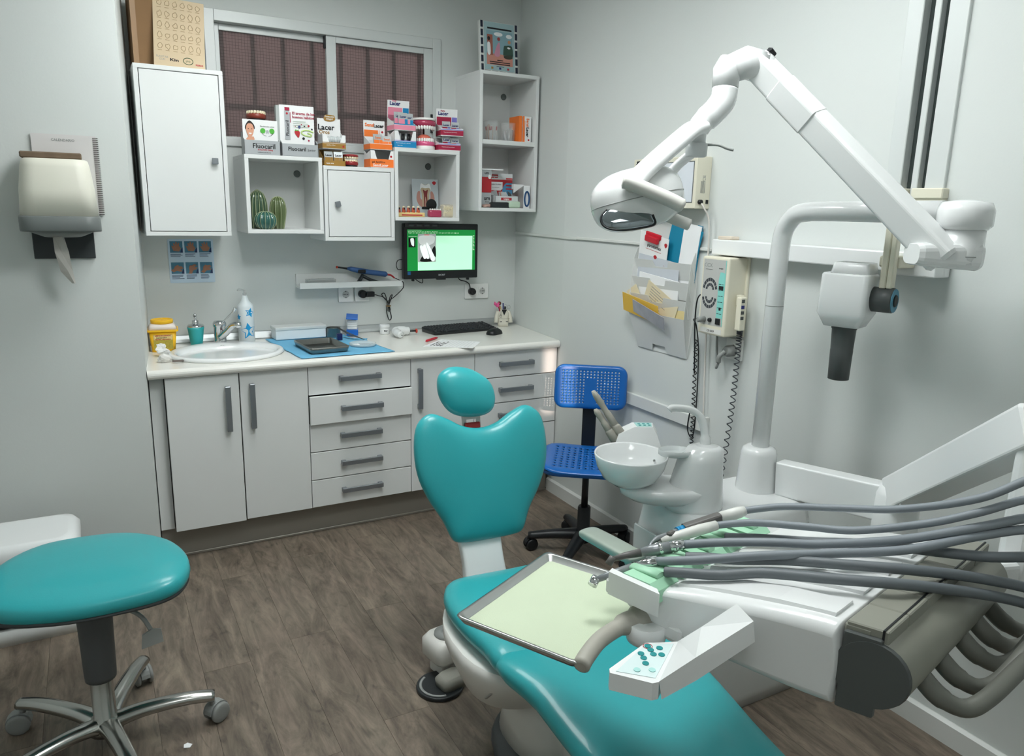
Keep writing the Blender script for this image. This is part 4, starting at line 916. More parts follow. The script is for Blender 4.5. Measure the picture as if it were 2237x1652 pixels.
def dome(r, h, n=9, base=.86): return [(r*base, 0)]+[(r*(.94+.06*math.sin(PI*k/n)) if k < n*.55 else r*math.sqrt(max(.012, 1-((k/n-.55)/.45)**2)), h*k/n) for k in range(1, n+1)]
cactus('ceramic_cactus', 'tall spotted dark green ceramic cactus', -1.428, -.15, dome(.042, .178, 14), 16, .05, cg, cl_, True)
cactus('ceramic_cactus', 'slim olive ribbed ceramic cactus on the right of the group', -1.343, -.19, [(.022, 0), (.026, .02), (.032, .06), (.034, .09), (.03, .12), (.02, .142), (.004, .15)], 9, .14, co, cl_)
cactus('ceramic_cactus', 'small round teal ceramic cactus in front of the other two', -1.412, -.24, [(.026, 0), (.038, .012), (.046, .035), (.044, .055), (.032, .072), (.014, .08), (.003, .081)], 14, .07, ct_, cl_)
# ------------------------------------------------------------------ third cube: card and tooth models
z3 = 1.467+WB+.0005
t = thing('tooth_card', 'pale card with a cross section of a molar standing in the open cube', 'card', (-.545, -.09, z3), 0, None, (R(-4), 0, 0))
MB().box((-.075, 0, 0), (.075, .002, .195)).obj('card', mat('card_pale', 'b9c2c6', .4), t)
q = FR(0, -.0002, 0)
pr(t, mat('gum_pink', 'b58478', .6), spl2([(-.05, .085), (-.045, .125), (-.03, .13), (-.025, .09), (.025, .09), (.03, .13), (.045, .125), (.052, .085), (.025, .05), (-.025, .05)]), q, 'print')
pr(t, mat('root_cream', 'b9a88c', .6), spl2([(-.028, .15), (-.02, .172), (0, .165), (.02, .172), (.03, .15), (.022, .115), (.02, .05), (.008, .045), (0, .09), (-.008, .045), (-.018, .05), (-.02, .115)]), q @ T(0, 0, .0006), 'print')
pr(t, whc, spl2([(-.03, .14), (-.024, .172), (0, .163), (.024, .172), (.032, .14), (.022, .15), (0, .148), (-.02, .15)]), q @ T(0, 0, .0011), 'print')
pr(t, mat('pulp_red', '7a2f2f', .6), spl2([(-.014, .14), (0, .133), (.014, .14), (.010, .11), (.012, .055), (.007, .055), (0, .105), (-.007, .055), (-.011, .055), (-.009, .11)]), q @ T(0, 0, .0016), 'print')
pr(t, redm, spl2([(.04, .178), (.052, .186), (.063, .178), (.052, .166)]), q @ T(0, 0, .0006), 'logo')
t = thing('cavity_model', 'yellow gum strip with five sectioned teeth showing decay', 'tooth model', (-.69, -.235, z3), R(-2))
MB().box((-.075, -.012, 0), (.075, .014, .022), .003, 1).obj('base', mat('model_yellow', 'e0c587', .4), t); MB().box((-.05, -.0135, .006), (.06, -.0115, .012)).obj('red_stripe', redm, t)
for k in range(5):
    x = -.062+.026*k; o = MB().tube([(x, 0, .018), (x, 0, .032), (x, 0, .044)], [.011, .009, .0075], 8).obj('tooth', mat('gum_orange', 'c45a40', .4), t)
    MB().ball((x, 0, .048), (.0075, .007, .006), 8).obj('crown', ivory, o); MB().box((x-.003, -.0105, .036), (x+.003, -.006, .046)).obj('decay', dark, o)
t = thing('implant_model', 'small crimson gum block with white teeth in the open cube', 'tooth model', (-.557, -.235, z3))
MB().box((-.034, -.02, 0), (.034, .02, .036), .008, 3).obj('gum_block', gum_c, t); b = MB()
for k in range(6): b.ball((-.027+.011*k, -.008, .038), (.005, .006, .006), 8)
b.obj('teeth', wteeth, t); MB().rod((.02, 0, .036), (.02, 0, .056), .003).obj('implant_post', steel, t)
t = thing('hand_mirror', 'small round black hand mirror behind the crimson model', 'mirror', (-.545, -.165, z3), R(4))
MB().prism(circ(.03, 24), -.003, .003, FR(0, 0, .062)).box((-.008, -.003, 0), (.008, .003, .036)).prism(rrect(.05, .014, .006), -.003, .003, FR(-.03, 0, .045)).obj('mirror_back', dark, t)
t = thing('clear_jaw_model', 'transparent acrylic jaw model with yellowish teeth', 'jaw model', (-.482, -.235, z3))
MB().box((-.036, -.025, 0), (.036, .025, .066), .008, 3).obj('acrylic', mat('acrylic_amber', 'e4d9bc', .1, alpha=.35, var=.1), t); b = MB()
for k in range(7):
    b.ball((-.027+.009*k, -.018, .046), (.0045, .005, .012), 8); b.ball((-.027+.009*k, -.018, .022), (.0045, .005, .01), 8)
b.obj('teeth', ivory, t)
# ------------------------------------------------------------------ tall corner shelf, upper level
zu = 1.875+.0115; zl = 1.522+WB+.0005
t = thing('clear_jar', 'clear jar holding wrapped toothbrush swabs on the corner shelf', 'jar', (-.225, -.215, zu))
MB().lathe([(.038, 0), (.04, .002), (.042, .1), (.0405, .1), (.0385, .004), (.005, .003)], 24).obj('jar', glass, t)
rnd = random.Random(4)
for k in range(12):
    a = rnd.uniform(0, 6.28); r_ = rnd.uniform(.004, .028); o = thing('swab', 'pale pink swab stick standing in the clear jar', 'swab', (-.225+r_*math.cos(a), -.215+r_*math.sin(a), zu+.0045), 0, 'swabs in the clear jar', (rnd.uniform(-.12, .12), rnd.uniform(-.12, .12), 0))
    MB().rod((0, 0, 0), (0, 0, .07+rnd.random()*.012), .0022, n=6).obj('stick', mat('swab_peach', 'd7b39b', .6) if k % 3 else whc, o)
    if k % 3 == 0: MB().rod((0, 0, .05), (0, 0, .07), .0034, n=6).obj('red_cap', redm, o)
t = thing('clear_cup', 'clear plastic cup holding small silver tubes beside the jar', 'cup', (-.125, -.22, zu))
MB().lathe([(.034, 0), (.036, .002), (.042, .095), (.0405, .095), (.0345, .004), (.005, .003)], 24).obj('cup', glass, t)
for k, (dx, dy, tl, h_) in enumerate(((-.018, -.008, -8, .05), (.0, -.014, 6, .065), (.016, -.006, -4, .07), (.006, .012, 10, .06), (-.012, .01, 5, .055), (.02, .01, -9, .06))):
    o = thing('sample_tube', 'small silver toothpaste sample tube in the clear cup', 'tube', (-.125+dx, -.22+dy, zu+.0045), 0, 'tubes in the clear cup', (0, R(tl), R(30*k)))
    MB().loft([[(.007*math.cos(2*PI*j/10), .007*math.sin(2*PI*j/10), 0) for j in range(10)], [(.007*math.cos(2*PI*j/10), .007*math.sin(2*PI*j/10), h_*.3) for j in range(10)], [(.009*math.cos(2*PI*j/10), .0012*math.sin(2*PI*j/10), h_) for j in range(10)]]).obj('tube', sach_m, o)
for k, (x0, x1, lab) in enumerate(((-.088, -.070, 'slim orange toothpaste carton next to the clear cup'), (-.066, -.014, 'white and orange toothpaste carton at the right of the upper shelf'))):
    t = thing('toothpaste_carton', lab, 'box', ((x0+x1)/2, -.22, zu)); h_ = (x1-x0)/2
    MB().box((-h_, -.055, 0), (h_, .055, .132), .0008, 1).obj('carton', orange if k == 0 else whc, t)
    if k:
        F = FR(0, -.0552, 0); pr(t, orange, rc(-h_, 0, -h_+.010, .132), F, 'stripe'); pr(t, orange, rc(-h_+.012, 0, -h_+.015, .11), F, 'stripe')
        text('Sensi', .022, orange, t, F @ T(.004, .1, .0005, 0, 0, -90), bold=.0006); text('Lacer', .022, ink, t, F @ T(.004, .052, .0005, 0, 0, -90), bold=.0007); pr(t, redm, circ(.005, 12, .012, .012), F)
# lower level
t = thing('white_carton', 'white carton with black print under a red box in the lower shelf', 'box', (-.272, -.20, zl)); MB().box((-.038, -.05, 0), (.038, .05, .078), .001, 1).obj('carton', silc, t); text('um', .03, ink, t, FR(.012, -.0503, .048), bold=.0006); text('dental', .009, ink, t, FR(.012, -.0503, .03)); text('colutorio', .009, ink, t, FR(.012, -.0503, .01))
t = thing('red_carton', 'red and white carton stacked on the white one in the lower shelf', 'box', (-.272, -.20, zl+.0785)); MB().box((-.038, -.05, 0), (.038, .05, .115), .001, 1).obj('carton', redm, t); F = FR(0, -.0503, 0); pr(t, silc, rc(-.038, .08, .038, .115), F, 'print'); text('um', .02, ink, t, F @ T(.008, .1, .0006), bold=.0005); pr(t, whc, spl2([(.018, .075), (.02, .09), (.03, .09), (.033, .075), (.028, .07)]), F @ T(0, 0, .0006), 'tooth_print')
tag(MB().box((-.30, -.26, zl+.1945), (-.17, -.12, zl+.2005)).obj('booklet', paper), 'thin white booklet lying on the red carton', 'booklet')
t = thing('whitening_kit', 'red and white toothpaste kit box with a blue circle in the lower shelf', 'box', (-.14, -.15, zl+.002)); MB().box((-.075, -.03, 0), (.072, .03, .18), .001, 1).obj('carton', redm, t); F = FR(0, -.0303, 0)
pr(t, mat('silver_white', 'cfd3d4', .4), rc(-.074, .148, .071, .18), F, 'print'); pr(t, redm, rc(-.066, .156, -.02, .174), F @ T(0, 0, .0006), 'print'); text('Colgate', .0125, whc, t, F @ T(-.043, .165, .0014), bold=.0003)
pr(t, whc, [(-.07, .09), (-.07, .135), (.01, .135), (.01, .1), (-.002, .09)], F, 'print'); text('Sensitive Pro-Alivio', .0085, ink, t, F @ T(-.032, .122, .0008)); text('desensibilizante', .007, greyp, t, F @ T(-.032, .106, .0008))
pr(t, mat('circle_blue', '4f8fb5', .4, var=.3, scale=25), [(.071, .03)]+[(.053+.045*math.cos(R(a)), .085+.052*math.sin(R(a))) for a in range(68, 300, 12)], F @ T(0, 0, .0006), 'blue_circle')
for k in range(4): pr(t, redm, rc(.03, .150-.018*k, .07, .157-.018*k), F @ T(0, 0, .0012), 'bullet')
t = carton('sample_carton', 'low white open carton full of small sachets in the lower shelf', -.215, -.175, zl+.028, .14, .085, .034, .05, mat('silver_white', 'cfd3d4', .4), cut=False, rz=R(0)); pr(t, redm, rc(.035, .012, .1, .026), FR(0, -.0854, 0)); text('Colgate', .011, whc, t, FR(.067, -.0862, .019), bold=.0003)
rnd = random.Random(13)
for k in range(7):
    o = tag(MB().box((-.02, -.001, 0), (.02, .001, .045), .0006, 1).obj('loose_sachet', [sach_m, silc, whc, sach_m, mat('peach_print', 'c99b8b', .5), silc, dgrey][k], None, (-.20+.018*k, -.21+.012*(k % 3), zl+.045), (R(rnd.uniform(-35, 10)), R(rnd.uniform(-30, 30)), R(rnd.uniform(-40, 40)))), 'small loose sachet lying in the low white carton', 'sachet', 'loose sachets in the low carton')
tag(MB().box((-.245, -.275, zl), (-.11, -.17, zl+.0275), .003, 1).obj('dark_case', mat('dark_case', '23282a', .6)), 'flat dark case under the low white carton', 'case')
crumple('plaster_model', 'pinkish white plaster model at the front of the lower shelf', (-.265, -.262, zl), (.05, .026, .022), mat('pink_plaster', 'c9a89c', .7, var=.2, scale=40), 17); bpy.data.objects['plaster_model']['category'] = 'model'; del bpy.data.objects['plaster_model']['group']
tag(MB().box((-.035, -.022, 0), (.035, .022, .036), .01, 3).obj('mint_pack', mat('mint_pack', 'b8cdb8', .6, bump=.4, bscale=60), None, (-.105, -.262, zl), (0, 0, R(-6))), 'mint green soft pack at the front of the lower shelf', 'pack')
t = thing('folded_leaflet', 'folded white leaflet with a blue ring at the right of the lower shelf', 'leaflet', (-.045, -.215, zl))
MB().prism([(-.035, .10), (.036, .125), (.036, .128), (-.036, .128)], -.001, .001, FR(0, .02, 0)).prism([(-.036, .128), (.034, .126), (-.036, .08)], -.001, .001, FR(0, .0, 0)).obj('flap', whc, t)
MB().box((-.004, -.06, 0), (.034, -.057, .12)).obj('panel', whc, t)
MB().tube([(.016+.014*math.cos(2*PI*k/24), -.062, .05+.038*math.sin(2*PI*k/24)) for k in range(24)], .005, 6, closed=True).obj('ring_print', mat('ring_teal', '1f4a78', .5), t)
# ------------------------------------------------------------------ right wall
# light box
t = thing('light_box', 'white wall mounted light box for viewing x-rays', 'light box', (-.0005, -1.465, 1.558))
F = FL()
MB().box((-.197, 0, 0), (.197, .198, .075), .003, 2, F).obj('housing', offw, t)
pr(t, mat('viewer_frame', '5d6262', .4), rc(-.182, .022, .182, .180), F @ T(0, 0, .0752), 'frame_line')
pr(t, mat('viewer_glass', 'd3d8df', .2), rc(-.178, .026, .178, .176), F @ T(0, 0, .0757), 'viewing_pane')
MB().box((-.05, .176, .072), (.02, .19, .083), .002, 1, F @ T(-.12, 0, 0)).obj('film_clip', dark, t)
G = Euler((PI/2, 0, 0)).to_matrix().to_4x4()   # side towards -Y
MB().box((-.020, -.1995, .02), (-.008, -.197, .035)).obj('switch', dark, t)
MB().lathe([(.009, 0), (.009, .012), (.006, .014)], 14, Matrix.Translation((-.052, -.197, .026)) @ G).obj('power_inlet', dark, t)
text('CE', .02, greyp, t, Matrix.Translation((-.035, -.1975, .115)) @ G @ T(0, 0, 0, 0, 0, 90)); b = MB()
for k in range(4): b.box((-.05+.006*k, -.1985, .06), (-.048+.006*k, -.1972, .105))
b.obj('rating_print', greyp, t)
cable('light_box_cable', 'white cable hanging from the light box down the wall', [(-.052, -1.675, 1.578), (-.05, -1.69, 1.56), (-.028, -1.70, 1.5), (-.022, -1.705, 1.30), (-.018, -1.72, 1.09), (-.018, -1.735, .85), (-.018, -1.752, .60), (-.018, -1.76, .3)], .0035, mat('white_cable', 'd6d2cc', .5))
# magazine rack
t = thing('file_rack', 'white metal wall rack with five file pockets', 'rack', (-.001, -1.445, .945))
rk = mat('rack_white', 'd9dbd9', .4, var=.01)
YH = .185
MB().prism([(-YH*.86, .0), (YH*.86, 0), (YH, .17), (YH, .455), (.02, .455), (-.03, .42), (-YH, .42), (-YH, .17)], 0, .0015, FL()).obj('back_plate', rk, t)
for k, (zl_, hz, xf) in enumerate(((.395, .07, .036), (.318, .075, .044), (.245, .075, .049), (.172, .17, .056))):
    zt, zb_ = zl_, zl_-hz
    nt_ = .035; y0, y1 = -YH, YH
    top = [(-YH, zt), (-.06, zt), (-.048, zt-.025), (.03, zt-.025), (.042, zt), (YH, zt)]
    bt = YH*.86 if k == 3 else YH
    outl = [(-bt, zb_), (-.06, zb_), (-.05, zb_+.03), (.03, zb_+.03), (.04, zb_), (bt, zb_)] if k == 3 else [(-bt, zb_), (bt, zb_)]
    pts = outl+top[::-1]
    xb = .004 if k == 3 else xf-.022
    def tilt(x, y, zz, xf=xf, xb=xb, zt=zt, zb_=zb_): return xb+(xf-xb)*(y-zb_)/(zt-zb_)
    n_ = len(pts); vs = [(-tilt(0, q[1], 0), -q[0], q[1]) for q in pts] + [(-tilt(0, q[1], 0)-.0015, -q[0], q[1]) for q in pts]
    b = MB(); b._add(vs, [tuple(range(n_))[::-1], tuple(range(n_, 2*n_))] + [(i, (i+1) % n_, n_+(i+1) % n_, n_+i) for i in range(n_)])
    b.obj('pocket_front', rk, t)
for s in (-1, 1):
    pf = [(0, .0), (-.004, 0), (-.056, .172), (-.052, .245), (-.046, .318), (-.038, .395), (-.02, .44), (0, .455)]
    b = MB(); vs = [(x, s*YH*(.86 if z < .05 else 1), z) for x, z in pf] + [(x, s*YH*(.86 if z < .05 else 1)+.0015, z) for x, z in pf]; n_ = len(pf)
    b._add(vs, [tuple(range(n_)), tuple(range(n_, 2*n_))[::-1]] + [(i, (i+1) % n_, n_+(i+1) % n_, n_+i) for i in range(n_)]); b.obj('side_panel', rk, t)
def leaf(name, label, cat, yc, zc, wd, ht, x, m, roll=0, lean=6, th=.001, extra=None):
    o = thing(name, label, cat, (x, yc, zc)); M_ = FL() @ T(0, 0, 0, lean*.55, 0, roll)
    MB().box((-wd/2, 0, 0), (wd/2, ht, th), M=M_).obj('sheet', m, o)
    if extra: extra(o, M_ @ T(0, 0, th+.0002))
    return o
leaf('blue_folder', 'petrol blue folder standing at the back of the file rack', 'folder', -1.49, 1.215, .19, .29, -.008, mat('petrol_card', '0f7fa0', .5), -16, 3, .002)
leaf('loose_papers', 'white papers inside the blue folder at the top of the file rack', 'papers', -1.555, 1.20, .10, .30, -.010, paper, -9, 2, .004)
leaf('blue_folder', 'narrow edge of a second petrol blue folder behind white papers', 'folder', -1.60, 1.2, .03, .295, -.008, mat('petrol_card', '0f7fa0', .5), -7, 1, .002)
def clip(o, M_):
    text('parodontax', .02, ink, o, M_ @ T(.005, .20, 0), bold=.0004); pr(o, redm, rc(-.05, .183, .055, .1845), M_)
    pr(o, redm, spl2([(.07, .225), (.08, .232), (.09, .225), (.08, .212)]), M_, 'logo')
    for dx, dy in ((.02, .16), (.045, .135), (.08, .13)): pr(o, redm, spl2([(dx-.012, dy), (dx, dy+.008), (dx+.012, dy), (dx, dy-.01)]), M_, 'logo')
    MB().box((-.055, .236, -.004), (.045, .258, .006), .004, 2, M_).box((-.045, .218, .004), (.04, .245, .018), .004, 2, M_).obj('red_clip', mat('red_clip', 'c02030', .35), o)
leaf('clipboard', 'white clipboard with a red clip in the upper pocket of the file rack', 'clipboard', -1.345, 1.20, .19, .252, -.016, whc, -10, 8, .002, clip)
leaf('grey_folder', 'pale grey folder in the second pocket of the file rack', 'folder', -1.40, 1.20, .27, .152, -.020, mat('pale_grey_card', 'c6cbd2', .6), -6, 6, .002)
leaf('white_envelopes', 'stack of white envelopes in the middle pocket of the file rack', 'envelopes', -1.42, 1.14, .26, .135, -.024, paper, -5, 7, .005)
def lines(o, M_):
    b = MB()
    for k in range(7): b.box((-.08, .05+.012*k, 0), (-.08+random.uniform(.06, .15), .0525+.012*k, .0004), M=M_)
    b.obj('print_lines', greyp, o)
leaf('cream_form', 'cream form with printed lines standing askew in the file rack', 'paper', -1.42, 1.085, .22, .14, -.030, mat('cream_form', 'dfd3b4', .7), -24, 10, .001, lines)
leaf('folded_form', 'folded cream form leaning left in the file rack', 'paper', -1.345, 1.08, .075, .155, -.033, mat('cream_form', 'dfd3b4', .7), 32, 10, .001)
leaf('yellow_envelope', 'yellow envelope sticking out of the lowest pocket of the file rack', 'envelope', -1.355, 1.092, .25, .085, -.058, mat('envelope_yellow', 'e3b84b', .6), -8, 25, .002)
leaf('brochure', 'glossy folded brochure lying over the front of the lowest pocket', 'brochure', -1.415, 1.085, .22, .062, -.062, mat('brochure_grey', 'a9aab0', .3, var=.3, scale=20), -14, 35, .002)
leaf('manila_sheet', 'pale yellow sheet inside the lowest pocket of the file rack', 'paper', -1.50, 1.055, .2, .11, -.030, mat('manila', 'dccb94', .7), -10, 8, .001)
# x-ray control box
t = thing('xray_control_box', 'cream wall control box with arcs of dark keys and teal key strip', 'control box', (-.0005, -1.825, 1.09))
F = FL()
MB().box((-.068, 0, 0), (.074, .295, .10), .008, 3, F).obj('housing', offw, t)
MB().box((-.074, -.002, 0), (.084, .297, .012), .002, 1, F).obj('mounting_plate', offw, t)
P = F @ T(0, 0, .1002)
pr(t, mat('panel_grey', 'b6b7b4', .4), rc(-.056, .038, .062, .285), P, 'front_panel')
key_t = mat('key_teal', '86cfc6', .4); key_d = mat('key_dark', '3b4046', .5)
tq = pr(t, key_t, [(.028, .07), (.058, .07), (.058, .235), (.052, .24), (.034, .24), (.028, .21)], P @ T(0, 0, .0006), 'key_strip')
pr(t, key_t, rc(.0585, .04, .062, .284), P @ T(0, 0, .0006), 'edge_strip')
b = MB()
for r_ in range(6):
    for c_ in range(2): b.box((.031+.0135*c_, .085+.022*r_, .0012), (.042+.0135*c_, .087+.022*r_, .0015), M=P)
b.box((.032, .176, .0012), (.055, .19, .0018), M=P).box((.04, .099, .0012), (.05, .11, .0018), M=P); b.obj('key_marks', ink, tq)
for ri, ro in ((.018, .0285), (.036, .048)):
    for a0, a1, cy in ((8, 172, .168), (188, 352, .148)):
        n_ = 8 if ri > .03 else 6
        for k in range(n_):
            a, c = R(a0+(a1-a0)*(k+.08)/n_), R(a0+(a1-a0)*(k+.92)/n_)
            ee = .80; pr(t, key_d, [(-.015+ri*ee*math.cos(a), cy+ri*math.sin(a)), (-.015+ro*ee*math.cos(a), cy+ro*math.sin(a)), (-.015+ro*ee*math.cos(c), cy+ro*math.sin(c)), (-.015+ri*ee*math.cos(c), cy+ri*math.sin(c))], P @ T(0, 0, .0006), 'key')
text('CCX', .020, greyp, t, P @ T(-.032, .262, .0006)); text('trophy', .008, ink, t, P @ T(.035, .254, .0006)); pr(t, ink, rc(-.045, .2465, -.008, .2475), P @ T(0, 0, .0005))
MB().lathe([(.008, 0), (.008, .008), (.006, .01)], 14, P @ T(.0, .058, 0)).obj('knob', dark, t); MB().box((.028, .045, 0), (.052, .068, .004), .001, 1, P).obj('power_switch', dark, t)
pr(t, mat('label_white', 'd8d8d4', .5), rc(-.05, .008, .06, .026), P, 'rating_label'); text('CE 0459', .011, ink, t, P @ T(.005, .016, .0008))
MB().lathe([(.011, 0), (.011, .03), (.007, .034)], 14, P @ T(-.033, .057, 0)).obj('connector', greyp, t)
# hand switch in its holder on the side
t = thing('hand_switch', 'cream exposure hand switch hooked on the side of the control box', 'hand switch', (-.045, -1.912, 1.12))
MB().box((-.024, -.032, .0), (.006, -.006, .125), .005, 2).box((-.012, -.012, .09), (.012, .0095, .13), .003, 1).obj('grip', offw, t)
for z in (.105, .083, .062, .042): MB().box((-.022, -.0335, z), (-.008, -.0315, z+.012)).obj('symbol', navy if z == .083 else dgrey, t)
def coil(name, label, pts, r, turns, wr, m):
    ax = spline(pts, 40); n_ = turns*10; out = []
    for k in range(n_+1):
        u = k/n_*(len(ax)-1); i = min(int(u), len(ax)-2); p = ax[i].lerp(ax[i+1], u-i); a = 2*PI*k/10
        out.append((p.x+r*.6*math.sin(a), p.y+r*math.cos(a), p.z))
    return tag(MB().tube(out, wr, 5).obj(name, m), label, 'cord')
cdm = mat('cord_grey', '3c4046', .5)
coil('coiled_cord', 'grey coiled cord hanging from the hand switch to the dental unit', [(-.05, -1.93, 1.12), (-.035, -1.915, 1.07), (-.025, -1.90, .8), (-.03, -1.87, .45), (-.06, -1.85, .32)], .0115, 46, .0022, cdm)
coil('coiled_cord', 'black coiled cord hanging below the file rack edge', [(-.022, -1.672, 1.04), (-.02, -1.682, .8), (-.02, -1.69, .60), (-.02, -1.695, .45)], .0085, 32, .0022, dark)
cable('sensor_cable', 'straight black cable beside the coiled cord under the control box', [(-.10, -1.762, 1.145), (-.07, -1.70, 1.13), (-.03, -1.675, 1.10), (-.022, -1.69, 1.0), (-.020, -1.70, .8), (-.02, -1.695, .64), (-.02, -1.66, .66), (-.02, -1.668, .75)], .0026)
cable('sensor_cable', 'black cable looping from the side of the control box', [(-.062, -1.757, 1.265), (-.05, -1.73, 1.24), (-.03, -1.672, 1.21), (-.025, -1.66, 1.12), (-.022, -1.668, 1.0), (-.02, -1.675, .9)], .003)
t = plate('white wall socket below the control box with a grey plug', -1.0, 1, .08, .08, (0,)); t.location = (-.0005, -1.87, 1.035); t.rotation_euler = (0, 0, -PI/2)
t = thing('grey_plug', 'grey mains plug in the socket below the control box', 'plug', (-.013, -1.868, 1.03), 0)
MB().lathe([(.022, 0), (.022, .03), (.016, .04)], 18, FL()).tube(spline([(-.04, 0, 0), (-.055, .012, -.02), (-.05, .02, -.045)], 4), .009, 8).obj('plug_head', greyp, t)
cable('plug_cable', 'grey cable looping from the wall plug up to the control box', [(-.062, -1.848, .985), (-.06, -1.835, .96), (-.04, -1.815, .975), (-.035, -1.805, 1.03), (-.05, -1.815, 1.088)], .005, greyp)
# long cover of the x-ray arm
t = thing('xray_wall_arm', 'long white horizontal x-ray arm housing along the right wall', 'x-ray arm', (0, -2.2, 1.39))
MB().box((-.062, -.42, 0), (-.004, .44, .057), .004, 2).obj('beam', white2, t)
MB().box((-.055, .35, .057), (-.01, .42, .07), .003, 1).obj('end_block', mat('beige_cap', 'd8cbbb', .5), t)
MB().box((-.075, -.46, -.008), (-.004, -.31, .06), .004, 2).obj('end_housing', white2, t)
MB().box((-.15, -.40, .015), (-.074, -.335, .048), .006, 2).obj('pivot_link', offw, t)
# x-ray head
t = thing('xray_unit', 'white dental x-ray tube head with dark grey cone hanging from cream arm', 'x-ray head', (-.205, -2.49, 1.23), R(-72))
MB().loft([[(x, y, 0) for x, y in rrect(.10, .085, .012)], [(x, y, .04) for x, y in rrect(.138, .115, .014)], [(x, y, .15) for x, y in rrect(.132, .11, .014)], [(x, y, .155) for x, y in rrect(.126, .104, .014)]]).obj('housing', enamel, t)
b = MB(); b.loft([[(x, y, z) for x, y in rrect(.105*k, .085*k2, .01, 4, .006, .012)] for z, k, k2 in ((.154, 1.05, 1.05), (.185, .95, .92), (.186, .82, .76), (.168, .78, .7))]); b.obj('top_rim', enamel, t)
b = MB()
for k in range(3): b.box((-.03+.014*k, .0, .169), (-.022+.014*k, .012, .1705))
b.obj('scale_marks', greyp, t)
MB().lathe([(.036, .0), (.036, -.012), (.034, -.014), (.0315, -.075), (.032, -.077), (.030, -.165), (.027, -.166), (.027, -.16)], 28, T(.0, 0, .004)).obj('cone', dgrey, t)
MB().lathe([(.036, 0), (.036, .055), (.034, .058)], 28, T(.066, .01, .085, 0, 90)).obj('swivel', dgrey, t)
ds = MB().lathe([(.034, .0585), (.033, .0605)], 28, T(.066, .01, .085, 0, 90)).obj('scale_ring', mat('scale_blue', '4f8aa3', .4, var=.25, scale=150), t)
MB().lathe([(.018, .0605), (.016, .064)], 20, T(.066, .01, .085, 0, 90)).obj('scale_hub', dark, ds)
MB().box((.082, -.006, .118), (.100, .028, .36), .003, 1).box((.101, -.006, .118), (.116, .028, .36), .003, 1).obj('hanger_arm', offw, t)
MB().box((.078, -.012, .345), (.12, .04, .375), .006, 2).obj('arm_joint', offw, t)
# ------------------------------------------------------------------ left wall: towel dispenser, notebook, bin
t = thing('paper_dispenser', 'cream and grey centre feed paper towel dispenser on the left wall', 'dispenser', (-2.225, -.6205, 1.32))
dcream = mat('dispenser_cream', 'd9d7ca', .4, var=.02)
def drr(wd, dp, z, r=.05): return [(x, -y, z) for x, y in [(q[0], q[1]+dp/2) for q in rrect(wd, dp, r, 5)]]
MB().loft([drr(.245, .19, .155), drr(.235, .18, .25), drr(.215, .165, .33), drr(.205, .155, .352), drr(.19, .14, .357)]).obj('cover', dcream, t)
MB().loft([drr(.252, .2, .106), drr(.254, .202, .112), drr(.254, .202, .156), drr(.25, .198, .160)]).obj('grey_band', mat('band_grey', '6a6f6e', .4), t)
MB().loft([drr(.12, .10, .082), drr(.22, .18, .107)]).obj('chute', greyp, t)
MB().box((-.1, -.004, .0), (.1, -.012, .11), .002, 1).obj('wall_plate', mat('plate_dark', '33383a', .5), t)
t2 = tag(MB().loft([[(x-.02+dx, y, z) for x, y in pts] for z, dx, pts in ((.10, .0, [(-.012, -.10), (.012, -.11), (.02, -.09), (-.006, -.085)]), (.03, .01, [(-.02, -.11), (.0, -.105), (.024, -.1), (.002, -.085)]), (-.04, .022, [(-.02, -.105), (.004, -.115), (.018, -.095), (-.004, -.09)]), (-.085, .04, [(-.006, -.1), (.002, -.104), (.006, -.098), (0, -.095)]))], smooth=False).obj('paper_towel', mat('towel_grey', 'b9b6b0', .85, bump=.3, bscale=100), None, (-2.225, -.6205, 1.32)), 'crumpled grey paper towel hanging out of the dispenser', 'paper towel')
t = thing('wire_notebook', 'white wire bound notebook hanging behind the towel dispenser', 'notebook', (-2.165, -.6205, 1.48))
MB().box((-.13, -.003, 0), (.078, -.008, .288)).obj('cover', mat('notebook_cover', 'd2cfce', .6), t)
text('CALENDARIO', .012, greyp, t, FR(-.03, -.0083, .268), bold=.0003)
b = MB()
for k in range(40): b.tube([(.074+.009*math.cos(a*.8), -.006-.006*math.sin(a*.8), .004+.0071*k) for a in range(8)], .0012, 4)
b.obj('wire_binding', mat('binding_dark', '4a4340', .4, .3), t)
tag(MB().box((-2.33, -.64, 1.678), (-2.14, -.73, 1.70), .004, 1).obj('cardboard_pad', mat('pad_brown', '6d5c4b', .8, var=.35, scale=25)), 'brown cardboard pad lying on top of the towel dispenser', 'cardboard')
# pedal bin
t = thing('waste_bin', 'dark waste bin with white lid by the left wall', 'bin', (-2.43, -.92, 0))
MB().loft([[(x, y, z) for x, y in rrect(w_, w_*.85, .04, 5)] for z, w_ in ((.065, .26), (.07, .27), (.31, .30))]).obj('bucket', mat('bin_dark', '20262b', .5), t)
MB().loft([[(x, y, z) for x, y in rrect(w_, w_*.85, .05, 5)] for z, w_ in ((.30, .325), (.315, .33), (.35, .33), (.372, .30), (.376, .26))]).obj('lid', white2, t)
MB().loft([[(x, y, z) for x, y in rrect(w_, w_*.8, .03, 5)] for z, w_ in ((0, .28), (.05, .28), (.066, .25))]).obj('base', white2, t)
tag(MB().prism([(0, 0), (.016, -.006), (.024, .006), (.012, .018), (.002, .014)], 0, .002).obj('paper_scrap', paper, None, (-2.03, -1.855, .0005)), 'tiny white paper scrap on the floor by the stool', 'paper scrap')
